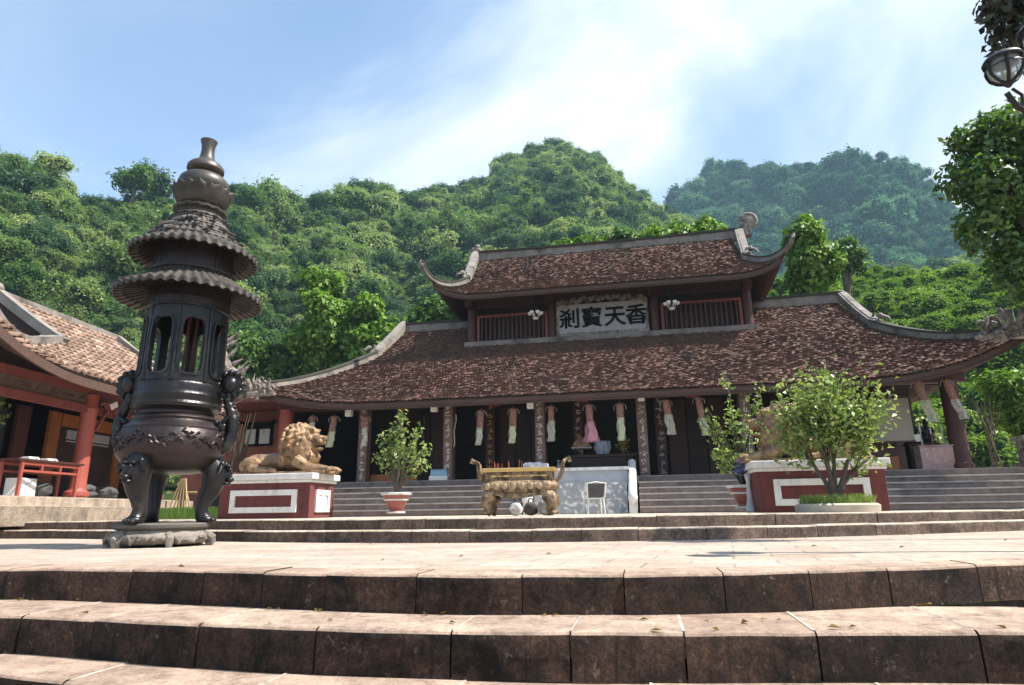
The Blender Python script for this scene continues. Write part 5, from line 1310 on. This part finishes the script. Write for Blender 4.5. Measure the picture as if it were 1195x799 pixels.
FOREST = leaf_mat('forest leaf', [(.024,.065,.018), (.08,.16,.042), (.165,.26,.07), (.24,.31,.13), (.38,.44,.17)], .35, .5, 1.4, .58, .3)
FOREST_FAR = leaf_mat('haze-tinted far leaf', [(.010,.052,.045), (.05,.145,.10), (.18,.31,.20)], .3, .6, 1.2, .55, .2)  # blue of the distant haze is put into this leaf colour
FOREST_DARK = leaf_mat('dark forest leaf', [(.014,.042,.018), (.04,.095,.04), (.09,.165,.07), (.15,.22,.10)], .25, .5, 1.4, .45, .3)
FOREST_PALE = leaf_mat('pale forest leaf', [(.06,.11,.03), (.17,.24,.07), (.32,.38,.15), (.42,.47,.24)], .35, .5, 1.4, .45, .3)
CREEPER = leaf_mat('creeper leaf', [(.07,.14,.022), (.17,.27,.04), (.32,.42,.09)], .4, .5, .9, .35, .25)
def crown_mesh(name, m, seed, n=3000, flat=.85, L=.115):
    rng = np.random.default_rng(seed); lobes = [((0,0,.1), .5)]
    tall = 1.45 if seed % 3 == 0 else 1.0; nl = (15, 9, 20)[seed % 3]; flat = flat*tall
    for k in range(nl):
        a = rng.uniform(0, 2*PI); e = rng.uniform(-.15, 1.35); r = rng.uniform(.18, .38); d = rng.uniform(.6,.85)
        lobes.append(((d*math.cos(a)*math.cos(e), d*math.sin(a)*math.cos(e), .15+d*math.sin(e)*flat), r))
    P, N = crown_points(lobes, n, rng, .72); P = P + rng.normal(size=P.shape)*np.where(rng.uniform(0,1,(len(P),1)) < .3, .10, .03); V, Q = leaves(P, N, L, L*.55, rng, .2)
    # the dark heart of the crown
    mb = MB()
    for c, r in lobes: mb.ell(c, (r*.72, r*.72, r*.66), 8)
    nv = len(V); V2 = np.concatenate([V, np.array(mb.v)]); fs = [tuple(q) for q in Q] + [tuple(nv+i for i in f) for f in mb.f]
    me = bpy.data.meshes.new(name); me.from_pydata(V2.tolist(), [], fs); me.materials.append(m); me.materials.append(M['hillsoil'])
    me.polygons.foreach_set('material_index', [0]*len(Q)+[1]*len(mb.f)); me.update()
    return bpy.data.objects.new(name, me)
def scatter(name, pts, scales, crowns, label_kind='stuff', squash=(.75, 1.1)):
    """one object: a crown on every point"""
    col = bpy.data.collections.new(name+'_crowns')
    for c in crowns: col.objects.link(c)
    n = len(pts); me = bpy.data.meshes.new(name); me.vertices.add(n); me.vertices.foreach_set('co', np.asarray(pts, np.float32).ravel())
    rot = np.zeros((n,3), np.float32); rot[:,2] = RNG.uniform(0, 2*PI, n); rot[:,0] = RNG.normal(size=n)*.15; rot[:,1] = RNG.normal(size=n)*.15
    sc = np.asarray(scales, np.float32)[:,None]*np.stack([RNG.uniform(.85,1.15,n), RNG.uniform(.85,1.15,n), RNG.uniform(squash[0], squash[1], n)], 1)
    a = me.attributes.new('rot', 'FLOAT_VECTOR', 'POINT'); a.data.foreach_set('vector', rot.ravel())
    a = me.attributes.new('scl', 'FLOAT_VECTOR', 'POINT'); a.data.foreach_set('vector', sc.astype(np.float32).ravel())
    o = bpy.data.objects.new(name, me); C.objects.link(o)
    ng = bpy.data.node_groups.new(name, 'GeometryNodeTree'); ng.interface.new_socket('Geometry', in_out='INPUT', socket_type='NodeSocketGeometry'); ng.interface.new_socket('Geometry', in_out='OUTPUT', socket_type='NodeSocketGeometry')
    N_, L_ = ng.nodes, ng.links; gi, go = N_.new('NodeGroupInput'), N_.new('NodeGroupOutput')
    ci = N_.new('GeometryNodeCollectionInfo'); ci.inputs['Collection'].default_value = col; ci.inputs['Separate Children'].default_value = True; ci.inputs['Reset Children'].default_value = True
    ip = N_.new('GeometryNodeInstanceOnPoints'); ip.inputs['Pick Instance'].default_value = True
    ra, sa = N_.new('GeometryNodeInputNamedAttribute'), N_.new('GeometryNodeInputNamedAttribute')
    ra.data_type = sa.data_type = 'FLOAT_VECTOR'; ra.inputs[0].default_value = 'rot'; sa.inputs[0].default_value = 'scl'
    rv = N_.new('FunctionNodeRandomValue'); rv.data_type = 'INT'; rv.inputs[4].default_value = 0; rv.inputs[5].default_value = len(crowns)-1
    L_.new(gi.outputs[0], ip.inputs['Points']); L_.new(ci.outputs[0], ip.inputs['Instance']); L_.new(rv.outputs[2], ip.inputs['Instance Index'])
    L_.new(ra.outputs[0], ip.inputs['Rotation']); L_.new(sa.outputs[0], ip.inputs['Scale']); L_.new(ip.outputs[0], go.inputs[0])
    md = o.modifiers.new('crowns', 'NODES'); md.node_group = ng
    return struct(o, label_kind)
def hill_points(G, n, rng, jmax=None, tpow=1.0, amin=None, amax=None):
    na, nj = G.shape[0], (jmax or G.shape[1])
    A = np.linalg.norm(np.cross(G[1:,:nj-1]-G[:-1,:nj-1], G[:-1,1:nj]-G[:-1,:nj-1]), axis=2)
    D = np.linalg.norm(G[:-1,:nj-1,:2], axis=2); w = (A/np.maximum(D, 30)**tpow).ravel(); w /= w.sum()
    k = rng.choice(len(w), n, p=w); i, j = k//(nj-1), k % (nj-1); u, v = rng.uniform(0,1,(n,1)), rng.uniform(0,1,(n,1))
    P = G[i,j]*(1-u)*(1-v) + G[i+1,j]*u*(1-v) + G[i,j+1]*(1-u)*v + G[i+1,j+1]*u*v
    return P
SKY_A = [(-0.971,0.458), (-0.921,0.470), (-0.886,0.477), (-0.850,0.462), (-0.814,0.453), (-0.773,0.458), (-0.731,0.470), (-0.686,0.477), (-0.646,0.499), (-0.616,0.513), (-0.590,0.501), (-0.550,0.490), (-0.518,0.504), (-0.493,0.530), (-0.445,0.530), (-0.403,0.533), (-0.385,0.511), (-0.359,0.513), (-0.317,0.540), (-0.266,0.540), (-0.241,0.545), (-0.222,0.562), (-0.199,0.587), (-0.154,0.607), (-0.109,0.617), (-0.051,0.595), (-0.016,0.551), (0.017,0.515), (0.044,0.491), (0.083,0.464), (0.156,0.382), (0.211,0.317)]
SKY_B = [(0.011,0.400), (0.056,0.471), (0.086,0.500), (0.109,0.532), (0.144,0.549), (0.197,0.540), (0.247,0.529), (0.295,0.521), (0.336,0.517), (0.375,0.511), (0.389,0.499), (0.412,0.468), (0.438,0.435), (0.454,0.401), (0.461,0.365), (0.474,0.327), (0.496,0.274), (0.543,0.208)]
SKY_C = [(0.05,0.30), (0.112,0.318), (0.164,0.328), (0.214,0.330), (0.274,0.335), (0.330,0.333), (0.382,0.322), (0.431,0.312), (0.476,0.300), (0.519,0.292), (0.600,0.29), (0.668,0.28)]
down = lambda s, k: [(a, e-k) for a, e in s]
rngH = np.random.default_rng(77)
GA = hill('hillside', [(a, e-np.interp(a, [-.92,-.86,-.80,-.6,-.15,.2], [.036,.038,.042,.034,.021,.02])) for a, e in SKY_A], [(-1.5,95), (-.97,100), (-.65,120), (-.45,150), (-.3,180), (-.15,225), (.02,235), (.2,240)], 46, 1.0, 1.18, 5)
GB = hill('far_hill', down(SKY_B, .020), [(-.5,470), (.1,460), (.4,440), (1,430)], 260, 20, 1.15, 14)
GC = hill('near_mound', down(SKY_C, .018), [(-.5,70), (.3,70), (1,62)], 37, 1.0, 1.0, 2.0)
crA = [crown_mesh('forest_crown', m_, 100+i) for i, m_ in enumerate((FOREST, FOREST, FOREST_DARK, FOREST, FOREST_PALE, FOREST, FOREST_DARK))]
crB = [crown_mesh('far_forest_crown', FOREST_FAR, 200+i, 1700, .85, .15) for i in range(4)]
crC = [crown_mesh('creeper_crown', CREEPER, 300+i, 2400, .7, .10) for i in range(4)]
P = hill_points(GA, 12500, rngH, 76, .9); D = np.linalg.norm(P[:,:2], axis=1); s = np.clip(D*.0132, .95, 3.0)*np.exp(rngH.normal(size=len(P))*.52); s = np.clip(s, .8, 5.5)
scatter('forest', P + np.stack([0*s, 0*s, s*.25], 1), s, crA)
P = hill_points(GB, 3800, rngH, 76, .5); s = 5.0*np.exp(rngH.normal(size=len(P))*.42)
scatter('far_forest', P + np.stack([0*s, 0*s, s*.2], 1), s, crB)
P = hill_points(GC, 2600, rngH, 74, .6); s = 1.25*np.exp(rngH.normal(size=len(P))*.35)
scatter('creepers', P + np.stack([0*s, 0*s, s*.1], 1), s, crC, squash=(.5, .85))

# ------------------------------------------------------------------ single trees
def tree(name, label, base, lobes, n, L, m, trunk_r, seed, group=None, Wk=.6, shell=.7, limbs=True):
    rng = np.random.default_rng(seed); t = thing(name, label, 'tree', base, 0, group)
    rl = random.Random(seed+5); fine = [(c, r*.72) for c, r in lobes]
    for c, r in lobes:
        for _ in range(5):
            d = Vector((rl.gauss(0,1), rl.gauss(0,1), rl.gauss(0,1)+.3)).normalized(); fine.append(((c[0]+d.x*r*.75, c[1]+d.y*r*.75, c[2]+d.z*r*.75), r*rl.uniform(.22,.5)))
    P, N = crown_points(fine, int(n*1.25), rng, shell-.15); P = P + rng.normal(size=P.shape)*L*.45; V, Q = leaves(P, N, L, L*Wk, rng, .25); raw_mesh('crown', V, Q, m, t)
    rr = random.Random(seed); mb = MB(); c0 = np.mean([c for c, _ in lobes], axis=0); top = Vector((c0[0], c0[1], c0[2]))
    pts = [Vector((0,0,-.3)).lerp(top, i/6) + Vector((rr.uniform(-.15,.15), rr.uniform(-.15,.15), 0))*(0 < i) for i in range(7)]
    mb.tube(pts, [trunk_r*(1-.1*i) for i in range(7)], 10)
    if limbs:
        for c, r in lobes:
            a = pts[rr.randint(3,5)]; b = Vector(c); q = [a, a.lerp(b,.4)+Vector((0,0,-.12*r)), a.lerp(b,.75), b]
            mb.tube(q, [trunk_r*.5, trunk_r*.36, trunk_r*.22, trunk_r*.08], 6)
    mb.build('trunk', M['bark'], t, smooth=60); return t
BRIGHT = leaf_mat('bright tree leaf', [(.05,.12,.016), (.13,.24,.03), (.26,.38,.07)], .35, .5, .45, 0, .3)
MID = leaf_mat('mid green tree leaf', [(.03,.075,.018), (.07,.14,.03), (.13,.21,.05)], .3, .5, .5, 0, .3)
DARKT = leaf_mat('glossy dark tree leaf', [(.03,.07,.018), (.085,.165,.033), (.20,.29,.075)], .35, .38, .6, 0, .5)
PURP = leaf_mat('purple brown leaf', [(.016,.016,.012), (.035,.03,.022), (.05,.07,.025)], .2, .35, 1.2, 0, .5)
def lobe_set(seed, n, cen, rad, r0, r1, up=.4):
    rr = random.Random(seed); out = []
    for i in range(n):
        d = Vector((rr.gauss(0,1), rr.gauss(0,1), rr.gauss(0,1))); d.normalize(); k = rr.uniform(.45, 1)
        out.append(((cen[0]+d.x*rad[0]*k, cen[1]+d.y*rad[1]*k, cen[2]+d.z*rad[2]*k), rr.uniform(r0, r1)))
    return out
tree('leafy_tree', 'taller tree of the bright green pair behind the lower roof', (-15.9, 30, ZC), [(c, r) for c, r in lobe_set(1, 16, (0,0,8.9), (1.3,1.2,3.0), .7, 1.15)], 17000, .30, BRIGHT, .25, 1, 'bright trees behind the left end of the hall')
tree('leafy_tree', 'shorter right-hand tree of the bright green pair behind the lower roof', (-13.6, 30.5, ZC), [(c, r) for c, r in lobe_set(2, 16, (0,0,8.3), (1.3,1.2,2.8), .7, 1.1)], 16000, .30, BRIGHT, .25, 2, 'bright trees behind the left end of the hall')
tree('leafy_tree', 'dark spreading tree left of the bright pair above the red house', (-18.8, 29, ZC), lobe_set(3, 14, (0,0,6.6), (1.8,1.3,2.6), .8, 1.3), 14000, .30, MID, .28, 3)
tree('leafy_tree', 'round mid green tree between the lower roof verge and the upper roof', (-10.2, 33, ZC), lobe_set(4, 14, (0,0,9.6), (2.3,1.5,2.0), .9, 1.4), 16000, .32, MID, .3, 4)
for i, (x, y, z, m_, lb) in enumerate(((-2.4,31,12.7,BRIGHT,'yellow-green treetop rising over the upper ridge, leftmost of four'),(-.6,31.5,12.9,MID,'darker round treetop rising over the upper ridge, second of four'),(1.3,31,12.8,BRIGHT,'yellow-green treetop rising over the upper ridge, third of four from the left'),(3.4,31,12.9,BRIGHT,'yellow-green treetop rising over the upper ridge beside the round medallion'))):
    tree('leafy_tree', lb, (x, y, ZC), lobe_set(40+i, 9, (0,0,z+.15), (1.1,.9,.55), .5, .8), 6500, .24, m_, .2, 40+i, 'treetops behind the upper ridge')
tree('leafy_tree', 'tall narrow bright tree standing behind the right end of the upper roof', (7.7, 28, ZC), lobe_set(6, 14, (0,0,9.9), (.75,.8,2.2), .5, .85), 13000, .24, BRIGHT, .2, 6)
tree('leafy_tree', 'small dark round tree standing among the creepers right of the upper roof', (13.1, 40, 1.0), lobe_set(7, 9, (0,0,14.3), (.8,.7,.7), .5, .8), 6000, .28, DARKT, .22, 7)
tree('leafy_tree', 'lone round tree standing on the skyline left of the burner finial', (-75.0, 77.7, 45.2), lobe_set(8, 7, (0,0,6.2), (1.2,1.0,1.2), 1.2, 1.7), 2600, .55, DARKT, .35, 8)
tree('bamboo_tree', 'bright feathery green tree beyond the right end of the veranda', (11.6, 21.5, ZC), lobe_set(9, 14, (0,0,2.9), (1.0,.9,1.3), .5, .8), 16000, .20, BRIGHT, .12, 9, Wk=.28)
tree('leafy_tree', 'pale bush seen through the gap right of the round end column', (8.6, 22.5, ZC), lobe_set(10, 7, (0,0,1.5), (.5,.5,1.0), .4, .6), 4000, .16, LEAF_TREE, .06, 10)
# big overhanging tree, its trunk outside the frame on the right
lb_ = [((-1.5,0,5.55), .62), ((-1.25,-.3,6.3), .75), ((-1.75,.1,6.9), .55), ((-1.2,.2,7.3), .7), ((-.4,.1,8.0), .7), ((-.9,-.2,7.85), .55), ((-1.45,0,7.75), .42), ((-1.05,0,4.9), .6), ((-.3,.2,5.2), .9), ((.3,-.2,6.4), 1.1), ((.5,.3,7.6), 1.0), ((1.4,0,6.6), 1.2), ((-.5,.2,4.5), .6), ((.4,.1,4.6), .8), ((1.4,.2,5.2), 1.0), ((-.2,-.4,7.2), .8), ((-.6,-.3,6.0), .8)]
lb_ = [((x, y, z-.15), r) for (x, y, z), r in lb_]
tree('broadleaf_tree', 'large glossy dark green tree overhanging the right edge of the picture', (8.75, 13.8, ZC), lb_, 25000, .145, DARKT, .30, 60, Wk=.55, shell=.6)
tree('dark_leaved_tree', 'dark brown-green branch tips above the street lamp', (5.6, 7.6, 0), [((-1.0,0,6.3), .2), ((-.92,0,6.02), .22), ((-.75,0,6.3), .3), ((-.98,0,5.78), .14), ((-.68,.1,5.8), .26), ((-.4,0,6.2), .4), ((-.5,0,5.5), .22)], 1700, .13, PURP, .07, 61, Wk=.5, shell=.4)
tree('leafy_tree', 'drooping leafy branch at the far left edge in front of the side hall', (-12.42, 10.1, ZC), [((0,0,2.2), .3), ((.1,0,1.75), .25), ((-.2,.1,2.0), .4), ((-.35,0,2.7), .4)], 900, .13, LEAF_TREE, .04, 62)

# ------------------------------------------------------------------ fallen leaves
rgl = np.random.default_rng(55); P = []
for _ in range(60):
    x = rgl.uniform(-4.5, 3.5); k = rgl.integers(0, 4)
    if k == 0: y, z = curve_y(E0, x)+rgl.uniform(.05, 3.0), .008
    elif k == 1: y, z = curve_y(E1, x)+rgl.uniform(.03, .32)**1.0, -.180
    elif k == 2: y, z = curve_y(E0, x)-rgl.uniform(.01, .06), -.178
    else: y, z = curve_y(EB, x)-rgl.uniform(.01, .25), .008
    P.append((x, y, z))
P = np.array(P); N = np.array([0,0,1.0])+rgl.normal(size=P.shape)*.25; V, Q = leaves(P, N, .045, .022, rgl)
struct(raw_mesh('leaf_litter', V, Q, leaf_mat('dead leaf', [(.09,.05,.02),(.20,.12,.04),(.16,.17,.05)], .2, .7, 3)), 'stuff')

# ------------------------------------------------------------------ haze
def haze(density):
    mb = MB(); mb.box((0, 250, 170), (2400, 2000, 344)); o = mb.build('haze', []); struct(o, 'stuff')
    m = bpy.data.materials.new('haze'); m.use_nodes = True; nt = m.node_tree; nt.nodes.clear()
    out = nt.nodes.new('ShaderNodeOutputMaterial'); v = nt.nodes.new('ShaderNodeVolumePrincipled')
    v.inputs['Color'].default_value = (.50,.78,1,1); v.inputs['Density'].default_value = density; v.inputs['Anisotropy'].default_value = .0
    nt.links.new(v.outputs[0], out.inputs['Volume']); o.data.materials.append(m); return o
haze(0.00033)
